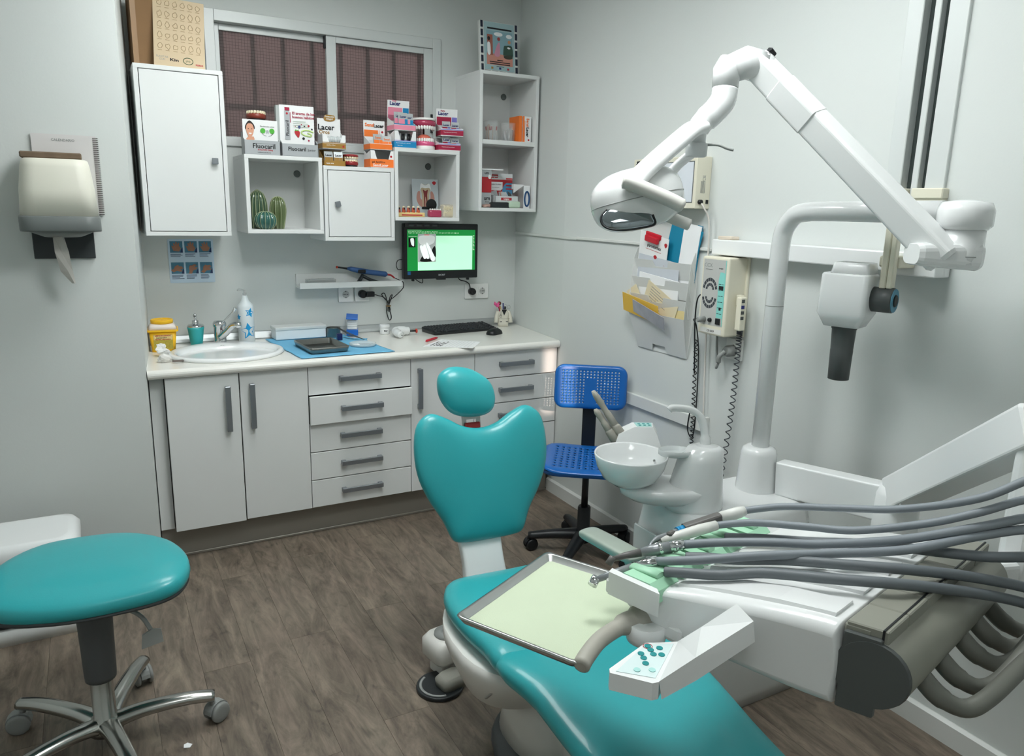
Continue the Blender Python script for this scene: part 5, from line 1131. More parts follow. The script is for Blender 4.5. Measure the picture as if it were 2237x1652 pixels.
# ------------------------------------------------------------------ casters and star bases
def star_base(t, n_, rad, z0, z1, ang0, leg_m, cast_m, wheel_m, lw=.018, style=0, cr=.024):
    for k in range(n_):
        a = ang0+2*PI*k/n_; c, s = math.cos(a), math.sin(a)
        if style == 0: pts, rr = [(c*.02, s*.02, z0), (c*rad*.5, s*rad*.5, (z0+z1)/2+.004), (c*rad, s*rad, z1)], [lw*1.35, lw*1.1, lw*.8]
        else: pts, rr = [(c*.025, s*.025, z0-.005), (c*rad*.35, s*rad*.35, z0+.01), (c*rad*.75, s*rad*.75, (z0+z1)/2+.012), (c*rad*1.02, s*rad*1.02, z1)], [lw*1.3, lw*1.1, lw, lw*.9]
        sp = spline(pts, 5); m_ = len(sp); R_ = [rr[min(int(i/5), len(rr)-1)]+(rr[min(int(i/5)+1, len(rr)-1)]-rr[min(int(i/5), len(rr)-1)])*((i % 5)/5) for i in range(m_)]
        lg = MB().tube(sp, R_, 10, flat=.75 if style else .8).obj('leg', leg_m, t)
        x, y = c*rad, s*rad; sw = R(-58)+k*1.25
        M_ = T(x, y, 0, 0, 0, math.degrees(sw))
        hood = [(math.cos(q)*cr*1.1, math.sin(q)*cr*1.1) for q in [PI*(-.12+1.1*j/10) for j in range(11)]]
        cs = MB().rod((0, 0, cr*1.7), (0, 0, z1-.004), .008, n=8, M=M_).prism(hood, -.013, .013, M_ @ Matrix(((0, 0, 1, 0), (1, 0, 0, .012), (0, 1, 0, cr), (0, 0, 0, 1)))).obj('caster', cast_m, t)
        for sx in (-1, 1): MB().lathe([(cr*.35, 0), (cr, .001), (cr, .009), (cr*.86, .012), (cr*.5, .0125)], 20, M_ @ T(sx*.0132, .012, cr, 0, 90 if sx > 0 else -90)).obj('wheel', wheel_m, cs)
polal = mat('polished_aluminium', 'b4b4b0', .22, 1, var=.04)
# ------------------------------------------------------------------ teal operator stool
t = thing('operator_stool', 'teal saddle seat stool on a polished five star base', 'stool', (-2.22, -1.745, 0))
star_base(t, 5, .285, .085, .088, R(-5), polal, greyp, mat('caster_grey', '8a8c8a', .5), .024, 1, .031)
MB().lathe([(.045, .055), (.045, .075), (.036, .10), (.030, .105), (.029, .24), (.027, .245)], 24).obj('column', polal, t)
MB().lathe([(.040, .225), (.041, .24), (.046, .46), (.046, .47)], 24).obj('gas_cover', mat('cover_grey', '55585a', .5), t)
seat_o = spline([(.218, -.14), (.236, -.04), (.20, .11), (.105, .235), (-.02, .275), (-.15, .245), (-.24, .12), (-.262, -.02), (-.235, -.14), (-.10, -.19), (.05, -.198), (.165, -.19)], 5, True)
def sbend(x, y, z): return (x, y, z+.02*(x/.24)**2*(1 if z > 0 else .6)+.012*(y/.25)*0)
MB().cushion(seat_o, .05, .045, p=2.6, bend=sbend).obj('seat', teal, t, (.015, .04, .508))
MB().cushion([(p.x*.985, p.y*.985) for p in seat_o], .012, .012, p=3, bend=sbend).obj('seat_shell', mat('shell_grey', '3d4143', .5), t, (.015, .04, .486))
MB().tube(spline([(.02, -.03, .455), (.08, -.07, .452), (.115, -.09, .43), (.135, -.105, .39)], 4), .006, 8).loft([[(.135+x*.8, -.108+x*.25, .375+y*.8) for x, y in [(-.03, .02), (.0, .03), (.03, .02), (.035, -.03), (-.035, -.03)]], [(.135+x*.8, -.114+x*.25, .375+y*.8) for x, y in [(-.03, .02), (.0, .03), (.03, .02), (.035, -.03), (-.035, -.03)]]], smooth=False).obj('height_lever', greyp, t)
MB().cushion(spline([(.10, .0), (.06, .10), (-.06, .10), (-.10, 0), (-.06, -.08), (.06, -.08)], 5, True), .03, .02, M=T(-.30, .21, .66, 84, 0, 62)).obj('backrest', teal, t)
MB().tube(spline([(-.1, .05, .46), (-.24, .17, .47), (-.30, .215, .55), (-.31, .222, .64)], 4), .012, 8).obj('backrest_arm', polal, t)
# ------------------------------------------------------------------ blue swivel chair
bluec = mat('blue_plastic_chair', '0a60b0', .35, var=.04, coat=.2)
t = thing('swivel_chair', 'blue perforated plastic swivel chair on a black base', 'chair', (-.275, -1.305, 0), R(-36))
star_base(t, 5, .25, .095, .07, R(146+36), dark, dark, dark, .025, 0, .028)
MB().lathe([(.034, .06), (.034, .10), (.03, .105), (.029, .225), (.026, .23)], 20).obj('column_cover', dark, t)
MB().rod((0, 0, .22), (0, 0, .425), .015, n=16).obj('gas_column', dark, t)
def perforated(wd, ht, nx, ny, r, wo, ho, rr, f, skip=lambda i, j: False, el=1):
    b = bmesh.new(); cache = {}
    def vt(x, y):
        k = (round(x, 6), round(y, 6))
        if k not in cache: cache[k] = b.verts.new(f(x, y))
        return cache[k]
    cw, ch = wd/nx, ht/ny
    for i in range(nx):
        for j in range(ny):
            x0, y0 = -wd/2+cw*i, -ht/2+ch*j; cx, cy = x0+cw/2, y0+ch/2
            o8 = [(x0, y0), (cx, y0), (x0+cw, y0), (x0+cw, cy), (x0+cw, y0+ch), (cx, y0+ch), (x0, y0+ch), (x0, cy)]
            if skip(i, j): b.faces.new([vt(*p) for p in o8]); continue
            h8 = [(cx+r*math.cos(R(225+45*k)), cy+r*el*math.sin(R(225+45*k))) for k in range(8)]; hv = [b.verts.new(f(*p)) for p in h8]; ov = [vt(*p) for p in o8]
            for k in range(8): b.faces.new([ov[k], ov[(k+1) % 8], hv[(k+1) % 8], hv[k]])
    ring = [(-wd/2+cw*i/2, -ht/2) for i in range(2*nx)] + [(wd/2, -ht/2+ch*j/2) for j in range(2*ny)] + [(wd/2-cw*i/2, ht/2) for i in range(2*nx)] + [(-wd/2, ht/2-ch*j/2) for j in range(2*ny)]
    def outw(x, y, s):
        X, Y = x/(wd/2)*(wo/2), y/(ht/2)*(ho/2); ax, ay = wo/2-rr, ho/2-rr
        if abs(X) > ax and abs(Y) > ay:
            dx, dy = abs(X)-ax, abs(Y)-ay; l_ = math.hypot(dx, dy); k = min(1, rr/max(l_, 1e-6)); X, Y = math.copysign(ax+dx*k, X), math.copysign(ay+dy*k, Y)
        return (x+(X-x)*s, y+(Y-y)*s)
    prev = [vt(*p) for p in ring]
    for s, dz in ((.5, 0), (.85, -.003), (1.0, -.012)):
        cur = []
        for p in ring:
            q = outw(*p, s); v = V(f(*q)); cur.append(b.verts.new((v.x, v.y, v.z+dz)))
        n_ = len(ring)
        for k in range(n_): b.faces.new([prev[k], prev[(k+1) % n_], cur[(k+1) % n_], cur[k]])
        prev = cur
    bmesh.ops.recalc_face_normals(b, faces=b.faces)
    for q in b.faces: q.smooth = True
    me = bpy.data.meshes.new('perforated'); b.to_mesh(me); b.free(); return me
def solid(o, th):
    m_ = o.modifiers.new('solid', 'SOLIDIFY'); m_.thickness = th; m_.offset = -1; return o
me = perforated(.272, .158, 17, 12, .0031, .335, .205, .045, lambda x, y: (x, y, .35*x*x), lambda i, j: 7 <= i <= 9 and j < 9); me.materials.append(bluec)
solid(link('backrest', me, t, (0, .182, .742), (R(90-8), 0, 0)), .005)
MB().box((-.032, .192, .42), (.032, .21, .70), .006, 2).box((-.03, .02, .413), (.03, .205, .424), .004, 1).obj('back_post', dark, t)
me = perforated(.30, .29, 11, 9, .004, .40, .385, .09, lambda x, y: (x, y, .30*x*x+.18*max(0, y)**2-.25*max(0, -y-.1)**2), el=2.6); me.materials.append(bluec)
solid(link('seat', me, t, (0, .01, .452)), .006)
MB().loft([[(x, y, z) for x, y in rrect(w_, w_*.96, .09, 5)] for z, w_ in ((.444, .404), (.428, .398), (.424, .37))], cap=False).obj('seat_skirt', bluec, t, (0, .01, 0))
MB().box((-.07, -.1, .412), (.07, .08, .43), .004, 1).obj('seat_mechanism', dark, t)
# ------------------------------------------------------------------ dental chair
t = thing('dental_chair', 'teal upholstered reclining dental chair with white base', 'dental chair', (-1.09, -1.93, 0), R(-4))
def sym(pts): return pts+[(-x, y) for x, y in pts[::-1] if abs(x) > 1e-6]
bo = spline(sym([(0, -.004), (.085, -.002), (.122, .012), (.150, .075), (.196, .155), (.224, .235), (.228, .32), (.212, .388), (.168, .418), (.118, .402), (.06, .37), (0, .358)]), 4, True)
def bb(x, y, z): return (x, y, z+.22*x*x*(1 if y > .1 else .6)+.05*max(0, .2-y)**2)
BM = T(0, 0, .50, 76)
MB().cushion(bo, .045, .04, p=2.7, c=(0, .19), bend=bb, M=BM).obj('backrest', teal, t)
MB().cushion([(p.x*.9, .19+(p.y-.19)*.9) for p in bo], .01, .035, p=3, c=(0, .19), bend=lambda x, y, z: bb(x, y, z-.035), M=BM).obj('backrest_shell', white2, t)
ho = spline([(-.098, .02), (-.088, .062), (-.045, .084), (.02, .074), (.078, .035), (.098, -.012), (.092, -.058), (.06, -.082), (0, -.084), (-.055, -.066), (-.088, -.025)], 5, True)
MB().cushion(ho, .05, .03, p=2.2, bend=lambda x, y, z: (x, y, z+.8*x*x), M=BM @ T(-.022, .478, -.045)).obj('headrest', teal, t)
MB().box((-.036, .33, -.062), (-.022, .46, -.056), M=BM).box((.014, .33, -.062), (.028, .46, -.056), M=BM).box((-.036, .385, -.062), (.028, .395, -.055), M=BM).obj('headrest_bracket', steel, t)
MB().box((-.03, .355, -.054), (.024, .375, -.046), .003, 1, BM).obj('release_lever', mat('red_lever', 'a83232', .4), t)
# bracket between seat and back
b = MB(); rg = []
for k in range(9):
    u = k/8; rg.append([(x*(1-.08*math.sin(PI*u)), y-.06+.085*u, .36+.16*u) for x, y in rrect(.15, .045, .012, 3, -.028)])
b.loft(rg); b.obj('back_bracket', white2, t)
so_ = spline([(-.10, -.128), (.10, -.128), (.19, -.150), (.245, -.235), (.262, -.36), (.25, -.50), (.235, -.60), (.0, -.64), (-.20, -.60), (-.225, -.50), (-.245, -.36), (-.236, -.235), (-.19, -.150)], 4, True)
MB().cushion(so_, .055, .045, p=2.8, c=(0, -.38), bend=lambda x, y, z: (x, y, z+.25*x*x)).obj('seat', teal, t, (0, 0, .425))
lo = spline([(-.20, -.56), (.235, -.56), (.25, -.75), (.225, -1.0), (.19, -1.22), (.03, -1.28), (-.13, -1.22), (-.185, -1.0), (-.20, -.75)], 4, True)
MB().cushion(lo, .05, .04, p=2.8, c=(.03, -.9), bend=lambda x, y, z: (x, y, z+.3*(x-.03)**2-.04*max(0, -.6-y))).obj('leg_rest', teal, t, (0, 0, .432))
# armrest next to the unit
arm_g = mat('armrest_greige', 'a9b3a8', .35, var=.08)
ao = spline([(-.030, .115), (.02, .118), (.032, .08), (.034, -.08), (.028, -.108), (-.022, -.108), (-.034, -.08), (-.034, .08)], 4, True)
MB().cushion(ao, .012, .022, p=3, M=T(.232, -.375, .60, 0, 0, 10)).obj('armrest', arm_g, t)
MB().tube(spline([(.245, -.45, .585), (.248, -.47, .54), (.245, -.46, .46), (.21, -.44, .42)], 4), .017, 10, flat=1.3).obj('armrest_support', arm_g, t)
# white housing under the seat
def oval(rx, ry, cx, cy, z, n_=32, p=.8):
    e = lambda v: math.copysign(abs(v)**p, v); return [(cx+rx*e(math.cos(2*PI*k/n_)), cy+ry*e(math.sin(2*PI*k/n_)), z) for k in range(n_)]
MB().loft([oval(.255, .26, -.005, -.37, .40), oval(.25, .25, -.012, -.375, .36), oval(.215, .20, -.03, -.375, .31), oval(.17, .16, -.05, -.37, .255), oval(.10, .10, -.06, -.36, .205), oval(.05, .05, -.06, -.36, .19)]).obj('seat_housing', mat('housing_white', 'd9d8d3', .35, var=.015), t)
MB().tube(spline([(-.10, -.52, .37), (-.15, -.56, .40), (-.20, -.53, .34), (-.215, -.5, .30)], 5), .004, 5).obj('housing_seam', mat('seam_grey', 'a8a7a3', .5), t)
MB().loft([oval(.12, .16, .02, -.40, .05), oval(.11, .15, .02, -.40, .12), oval(.09, .12, .01, -.38, .26)]).obj('lift_column', mat('housing_white', 'd9d8d3', .35), t)
MB().loft([oval(.17, .30, .03, -.52, 0), oval(.175, .305, .03, -.52, .02), oval(.165, .295, .03, -.52, .045), oval(.12, .2, .03, -.5, .06)]).obj('floor_base', mat('base_grey', '53575a', .45), t)
MB().loft([[(x+.10, y-.62, z) for x, y in rrect(w_, w_*1.3, .03, 4)] for z, w_ in ((.045, .22), (.15, .21), (.19, .16), (.197, .1))]).obj('motor_cover', mat('housing_white', 'd9d8d3', .35), t)
# ------------------------------------------------------------------ foot control
t = thing('foot_control', 'black foot pedal with grey joystick housing on the floor by the chair', 'foot control', (-1.258, -1.93, 0), R(10))
MB().prism(circ(.078, 32), 0, .014, bev=.004).obj('pedal_plate', mat('pedal_black', '24282a', .4), t)
MB().tube([(.064*math.cos(R(a)), .064*math.sin(R(a)), .0145) for a in range(110, 262, 8)], .005, 6, flat=.5).obj('grip_strip', greyp, t)
MB().loft([[(x+.03, y-.02, z) for x, y in rrect(w_, w_*.8, .02, 4)] for z, w_ in ((.013, .09), (.035, .095), (.052, .07))]).obj('switch_pad', mat('greige_rubber', '8d8c84', .6), t)
MB().loft([[(x+.075, y+.07, z) for x, y in rrect(w_*1.15, w_, .025, 4)] for z, w_ in ((.05, .10), (.07, .125), (.12, .125), (.14, .10))]).box((.03, .03, 0), (.12, .11, .055), .006, 2).obj('housing', mat('housing_white', 'd9d8d3', .35), t)
MB().lathe([(.045, .14), (.044, .147), (.025, .15), (.014, .155), (.012, .166), (.005, .168)], 24, T(.072, .066, 0)).obj('joystick', greyp, t)
# ------------------------------------------------------------------ dental unit: floor box, cuspidor, lamp post
def beam(b, a, c, w0, h0, w1=None, h1=None, r=.012, n=3, ends=.0, roll=0):
    a, c = V(a), V(c); d = (c-a).normalized(); x = d.cross(V((0, 0, 1))); x = x.normalized() if x.length > 1e-5 else V((1, 0, 0)); y = x.cross(d); x, y = x*math.cos(R(roll))+y*math.sin(R(roll)), y*math.cos(R(roll))-x*math.sin(R(roll))
    rg = []
    for p, w_, h_ in ((a, w0, h0), (c, w1 or w0, h1 or h0)): rg.append([tuple(p+x*u+y*v) for u, v in rrect(w_, h_, r, n)])
    if ends:
        def inset(ring, p, off): return [tuple(p+d*off+(V(q)-p)*.86) for q in ring]
        rg = [inset(rg[0], a, -ends)]+rg+[inset(rg[1], c, ends)]
    b.loft(rg, smooth=False); return b
t = thing('dental_unit', 'white floor standing dental unit with cuspidor bowl and lamp post', 'dental unit', (-.42, -2.28, 0))
o_ = V((.42, 2.28, 0))
def W(x, y, z): return (x+.42, y+2.28, z)
MB().loft([[(x, y, z) for x, y in rrect(w_, d_, .035, 4, .015, 0)] for z, w_, d_ in ((0, .52, .36), (.05, .53, .37), (.5, .50, .33), (.62, .47, .30), (.645, .45, .28), (.65, .42, .25))]).obj('cabinet', enamel, t)
MB().box((-.2515, -.13, .06), (-.246, .13, .56), .004, 1).obj('service_door', enamel, t)
cx, cy = -.555+.42, -2.29+2.28
def ov(rx, ry, x, y, z, n_=32, rz=R(-29)): return [(x+rx*math.cos(2*PI*k/n_)*math.cos(rz)-ry*math.sin(2*PI*k/n_)*math.sin(rz), y+rx*math.cos(2*PI*k/n_)*math.sin(rz)+ry*math.sin(2*PI*k/n_)*math.cos(rz), z) for k in range(n_)]
MB().loft([ov(.09, .075, cx, cy, .645), ov(.092, .077, cx, cy, .66), ov(.082, .07, cx+.005, cy, .72), ov(.07, .06, cx+.015, cy, .80), ov(.055, .05, cx+.028, cy-.006, .838), ov(.035, .03, cx+.03, cy-.008, .846)]).obj('cuspidor_column', enamel, t)
MB().loft([ov(.11, .07, cx-.08, cy+.045, .672), ov(.145, .085, cx-.075, cy+.043, .69), ov(.15, .09, cx-.075, cy+.043, .712), ov(.13, .075, cx-.075, cy+.043, .722)]).obj('cuspidor_arm', enamel, t)
bx, by = -.732+.42, -2.19+2.28
MB().lathe([(.03, .715), (.055, .718), (.085, .74), (.105, .775), (.114, .812), (.1125, .817), (.108, .813), (.099, .778), (.08, .748), (.05, .728), (.012, .722)], 40, T(bx, by, 0)).obj('spittoon_bowl', porc, t)
MB().lathe([(.014, .7225), (.014, .726), (.006, .727)], 16, T(bx, by, 0)).obj('bowl_drain', steel, t)
MB().loft([ov(.046, .03, -.612+.42, -2.255+2.28, .812), ov(.052, .036, -.612+.42, -2.255+2.28, .816), ov(.053, .037, -.612+.42, -2.255+2.28, .832), ov(.05, .034, -.612+.42, -2.255+2.28, .832), ov(.046, .031, -.612+.42, -2.255+2.28, .82), ov(.01, .008, -.612+.42, -2.255+2.28, .819)]).box((-.17, -.01, .815), (-.11, .02, .826), .003, 1).obj('cup_holder', mat('clear_grey_tray', 'cdd2d2', .25), t)
MB().tube(spline([W(-.520, -2.285, .83), W(-.517, -2.278, .87), W(-.522, -2.262, .92), W(-.548, -2.243, .947), W(-.595, -2.213, .952), W(-.607, -2.207, .945)], 6), [.017]*6+[.013]*8+[.0115]*20, 12).obj('cup_filler', enamel, t)
MB().tube(spline([W(-.66, -2.215, .79), W(-.645, -2.205, .77), W(-.64, -2.2, .735), W(-.65, -2.19, .722)], 5), .004, 8).obj('bowl_rinse_pipe', chrome, t)
# post with horizontal arm
MB().tube([W(-.25, -2.26, .5)]+[W(-.25, -2.26, 1.42)]+spline([W(-.25, -2.26, 1.44), W(-.251, -2.27, 1.50), W(-.254, -2.31, 1.545), W(-.258, -2.37, 1.557)], 6)+[W(-.262, -2.45, 1.559), W(-.283, -2.79, 1.562)], .0285, 24).obj('lamp_post', enamel, t)
MB().lathe([(.0292, 1.262), (.0292, 1.264)], 24, T(.17, .02, 0)).obj('post_joint', greyp, t)
MB().lathe([(.062, .45), (.062, .635), (.058, .64)], 28, T(.155, .015, 0)).obj('post_base', enamel, t)
MB().lathe([(.066, .632), (.067, .645), (.058, .775), (.052, .79), (.04, .797), (.03, .797)], 28, T(.165, .018, 0)).obj('post_collar', enamel, t)
# assistant console with two suction handles
t = thing('suction_console', 'white assistant console with keypad and two grey suction handles', 'console', (-.618, -2.07, .768), R(-24)); t.scale = (1.3, 1.1, 1.12)
MB().loft([[(x, y, z) for x, y in pts] for z, pts in ((0, [(-.055, -.03), (.05, -.035), (.06, .03), (-.04, .035)]), (.025, [(-.065, -.04), (.055, -.045), (.068, .035), (-.045, .042)]), (.062, [(-.05, -.02), (.0, -.03), (.045, -.02), (.055, .03), (.0, .04), (-.05, .02)][:0] or [(-.052, -.025), (.045, -.028), (.056, .03), (-.04, .036)]), (.082, [(-.01, -.018), (.036, -.02), (.045, .026), (-.008, .03)]))], smooth=False).obj('console', white2, t)
kp = MB().prism([(-.004, -.014), (.034, -.015), (.041, .022), (-.003, .025)], .0822, .0832).obj('keypad', mat('keypad_mint', 'a9d8d4', .4), t)
for k in range(6): MB().prism(circ(.0036, 12, .006+.012*(k % 3), -.004+.015*(k//3)), .0834, .0842).obj('key', mat('keypad_teal', '1f8a8d', .4), kp)
MB().lathe([(.016, -.005), (.016, .004)], 20, T(-.01, -.046, .018, 75)).obj('lock_knob', white2, t)
for k, (dx, dz, ln) in enumerate(((-.035, .045, .115), (-.05, .03, .07))):
    b = MB(); b.tube([(dx, -.01, dz), (dx-.02, -.006, dz+.034), (dx-.024, -.005, dz+.04)], [.014, .012, .010], 12); e = V((dx-.024, -.005, dz+.04)); d_ = V((-.5, .1, .86))
    b.tube([tuple(e), tuple(e+d_*ln*.35), tuple(e+d_*ln*.37), tuple(e+d_*ln*.6), tuple(e+d_*ln*.62), tuple(e+d_*ln*.85), tuple(e+d_*ln)], [.010, .009, .0075, .008, .009, .0085, .005], 12)
    b.obj('suction_handle', mat('greige_plastic', 'a5a298', .5), t)
MB().tube(spline([(.04, .02, .005), (.06, .0, -.04), (.045, -.05, -.10), (.03, -.09, -.125)], 5), .016, 10).obj('support_arm', white2, t)
# ------------------------------------------------------------------ operating lamp on its spring arm
t = thing('operating_lamp', 'white dental operating lamp on a long angled spring arm', 'lamp', (-.283, -2.845, 1.46)); q0 = V((-.283, -2.845, 1.46))
def Q(x, y, z): return tuple(V((x, y, z))-q0)
MB().lathe([(.052, .062), (.062, .072), (.062, .108), (.054, .126), (.02, .132)], 28).obj('post_head', enamel, t)
MB().lathe([(.048, -.02), (.050, .0), (.050, .062)], 28).obj('swivel', enamel, t)
b = MB(); beam(b, (.02, -.01, .0), Q(-.385, -2.80, 1.462), .10, .07, .075, .055, .02, 4, .012); b.obj('arm_bracket', enamel, t)
MB().lathe([(.0505, -.002), (.0505, .0)], 28).obj('joint_line', greyp, t)
b = MB(); beam(b, Q(-.338, -2.838, 1.456), Q(-.553, -2.386, 1.938), .064, .076, .058, .068, .010, 4, .01, 20); b.obj('spring_arm', white2, t)
b = MB(); d_ = (V((-.553, -2.386, 1.938))-V((-.338, -2.838, 1.456))); pA, pB = V((-.338, -2.838, 1.456))+d_*.68, V((-.338, -2.838, 1.456))+d_*.86
beam(b, tuple(pA-q0), tuple(pB-q0), .066, .0725, .065, .0715, .010, 4, .004, 20); b.obj('arm_cover', white2, t)
MB().tube([Q(-.535, -2.395, 1.926), Q(-.575, -2.374, 1.937), Q(-.612, -2.357, 1.920)], [.042, .042, .036], 20).ball(Q(-.54, -2.392, 1.928), (.042, .042, .042), 18).obj('elbow', enamel, t)
MB().tube([Q(-.612, -2.357, 1.935), Q(-.624, -2.355, 1.915), Q(-.628, -2.359, 1.87)], [.034, .036, .034], 20).obj('elbow_neck', enamel, t)
MB().box((-.012, -.008, -.005), (.012, .008, .005), .002, 1, Matrix.Translation(Q(-.531, -2.418, 1.962)) @ Euler((.3, .6, 0)).to_matrix().to_4x4()).obj('hinge_slot', dark, t)
MB().tube(spline([Q(-.628, -2.359, 1.868), Q(-.634, -2.361, 1.84), Q(-.655, -2.358, 1.812), Q(-.685, -2.352, 1.785), Q(-.702, -2.35, 1.765)], 5), [.034]*5+[.034]*5+[.033]*5+[.030]*5+[.026], 20).obj('neck', enamel, t)
MB().tube([Q(-.702, -2.35, 1.778), Q(-.709, -2.355, 1.722)], [.024, .023], 18).obj('yoke_stub', enamel, t)
MB().lathe([(.024, 0), (.028, .003), (.029, .034), (.025, .036)], 24, Matrix.Translation(Q(-.711, -2.358, 1.690))).obj('tension_collar', mat('frosted_grey', 'cdd1d2', .3), t)
MB().tube(spline([Q(-.694, -2.372, 1.722), Q(-.675, -2.40, 1.721), Q(-.660, -2.418, 1.712), Q(-.648, -2.430, 1.708)], 5), .0055, 8, flat=.7).obj('lock_lever', greyp, t)
MB().tube(spline([Q(-.712, -2.366, 1.765), Q(-.74, -2.372, 1.758), Q(-.776, -2.376, 1.736), Q(-.852, -2.381, 1.682), Q(-.905, -2.381, 1.640), Q(-.93, -2.381, 1.612)], 5), .034, 12, flat=.62).obj('yoke_arm', white2, t)
MB().tube(spline([Q(-.705, -2.335, 1.70), Q(-.722, -2.30, 1.67), Q(-.735, -2.272, 1.630), Q(-.745, -2.262, 1.60)], 5), .026, 12, flat=.42).obj('yoke_arm', white2, t)
HF = Matrix.Translation(Q(-.862, -2.310, 1.577)) @ Euler((R(-6), R(-14), R(-29))).to_matrix().to_4x4()
head = MB().ball((0, 0, 0), (.122, .098, .080), 40, HF, p=.78).obj('lamp_head', enamel, t)
MB().tube([(.1218*math.copysign(abs(math.cos(a))**.78, math.cos(a)), .0982*math.copysign(abs(math.sin(a))**.78, math.sin(a)), -.004) for a in [2*PI*k/60 for k in range(60)]], .0011, 5, HF, closed=True).obj('seam_line', greyp, head)
lensM = HF @ T(-.045, -.078, -.040, 70, 0, 4)
LO = spl2([(-.066, -.003), (-.057, .018), (-.025, .034), (.02, .041), (.052, .042), (.060, .02), (.064, -.018), (.062, -.040), (.03, -.042), (-.02, -.037), (-.055, -.023)], 5)
MB().cushion(LO, .014, .006, p=2.2, M=lensM).obj('lens', mat('lens_mirror', '9aa3a8', .06, .9, var=.25, scale=35), head)
MB().tube([(x*1.02, y*1.02, .002) for x, y in LO], .0028, 6, lensM, closed=True).obj('lens_rim', dark, head)
hg = mat('handle_grey', 'cccbc6', .45)
MB().tube(spline([Q(-.968, -2.385, 1.619), Q(-.945, -2.40, 1.612), Q(-.87, -2.448, 1.578), Q(-.838, -2.468, 1.560)], 5), [.014]+[.024]*14+[.015], 14, flat=.75).obj('grip_handle', hg, t)
MB().tube([Q(-.93, -2.381, 1.612), Q(-.92, -2.352, 1.60)], .02, 12).obj('handle_pivot', hg, t)
MB().tube(spline([Q(-.765, -2.285, 1.545), Q(-.735, -2.30, 1.532), Q(-.705, -2.325, 1.518), Q(-.692, -2.336, 1.512)], 4), [.012]+[.021]*11+[.013], 14, flat=.75).obj('grip_handle', hg, t)
# ------------------------------------------------------------------ arm that carries the instrument table
t = thing('delivery_boom', 'white two part boom carrying the instrument table', 'boom', (-.14, -2.69, .62)); q0 = V((-.14, -2.69, .62))
b = MB(); beam(b, Q(-.215, -2.325, .702), Q(-.15, -2.65, .725), .058, .112, .06, .112, .006, 3); b.obj('first_arm', white2, t)
MB().lathe([(.058, .0), (.062, .02), (.060, .14), (.052, .165), (.03, .172)], 28).obj('elbow_joint', white2, t)
b = MB(); beam(b, Q(-.15, -2.70, .765), Q(-.44, -3.17, 1.135), .092, .095, .092, .095, .008, 3, .006); b.obj('second_arm', white2, t)
MB().box((-.012, -.012, -.03), (.012, .012, .03), .004, 1, T(-.085, -.075, .175, 20, 0, -30)).obj('brake_knob', white2, t)
b = MB(); beam(b, Q(-.44, -3.17, 1.14), Q(-.44, -3.17, .80), .07, .07, r=.02); beam(b, Q(-.44, -3.17, .815), Q(-.72, -3.08, .815), .06, .05, r=.012); b.obj('drop_bracket', white2, t)
# ------------------------------------------------------------------ instrument table
UX, UY, UR = -1.00789, -3.02505, R(14)
t = thing('instrument_table', 'white instrument table with mint green holders and grey hoses', 'instrument table', (UX, UY, 0), UR)
TABLE = t
S3 = Matrix(((0, 0, 1, 0), (1, 0, 0, 0), (0, 1, 0, 0), (0, 0, 0, 1)))
prof = [(q.x, q.y) for q in spline([(.185, .828, 0), (.178, .846, 0), (.15, .857, 0), (.06, .876, 0), (-.06, .893, 0), (-.15, .902, 0), (-.192, .903, 0), (-.2, .895, 0), (-.205, .83, 0), (-.202, .768, 0), (-.19, .758, 0), (-.08, .762, 0), (.05, .775, 0), (.12, .786, 0), (.165, .802, 0)], 3, True)]
def body_ring(x, k): 
    return [(x+.035*y_*0, .0+(y_)*(1-k*.06)-.0, .83+(z_-.83)*(1-k)) for y_, z_ in prof]
MB().loft([body_ring(x, k) for x, k in ((-.262, .30), (-.257, .14), (-.248, .05), (-.235, 0), (.205, 0), (.218, .05), (.226, .14), (.23, .30))]).obj('body', enamel, t)
for k in range(4): # raised ribs between the hose channels
    x = -.20+.105*k; MB().loft([[(x+u, y_, z_+dz) for u, dz in ((-.036, -.006), (-.03, .006), (.03, .006), (.036, -.006))] for y_, z_ in ((.09, .870), (.0, .885), (-.09, .897), (-.185, .9035))], smooth=False).obj('top_rib', enamel, t)
mint = mat('mint_plastic', 'a3d3b4', .4, var=.02)
for k in range(5):
    x = -.235+.085*k
    MB().loft([[(x+u, y_, z_) for u, y_ in ((-.036, .105), (.036, .105), (.036, .185), (-.036, .185))] if False else [(x-.038, .195+d_, z_), (x+.038, .19+d_, z_), (x+.036, .10-d_, z_), (x-.036, .10-d_, z_)] for z_, d_ in ((.852, 0), (.874, -.004), (.886, -.018))], smooth=False).obj('holder', mint, t)
    MB().tube([(x, .185, .884), (x, .12, .890)], .012, 10, flat=.5).obj('holder_rest', mint, t)
MB().loft([[(x, y, z) for x, y in [(-.288, .20), (-.272, .205), (-.272, .10), (-.285, .085)]] for z in (.838, .884)], smooth=False).box((-.288, .196, .838), (.19, .208, .868), .004, 1).obj('front_lip', enamel, t)
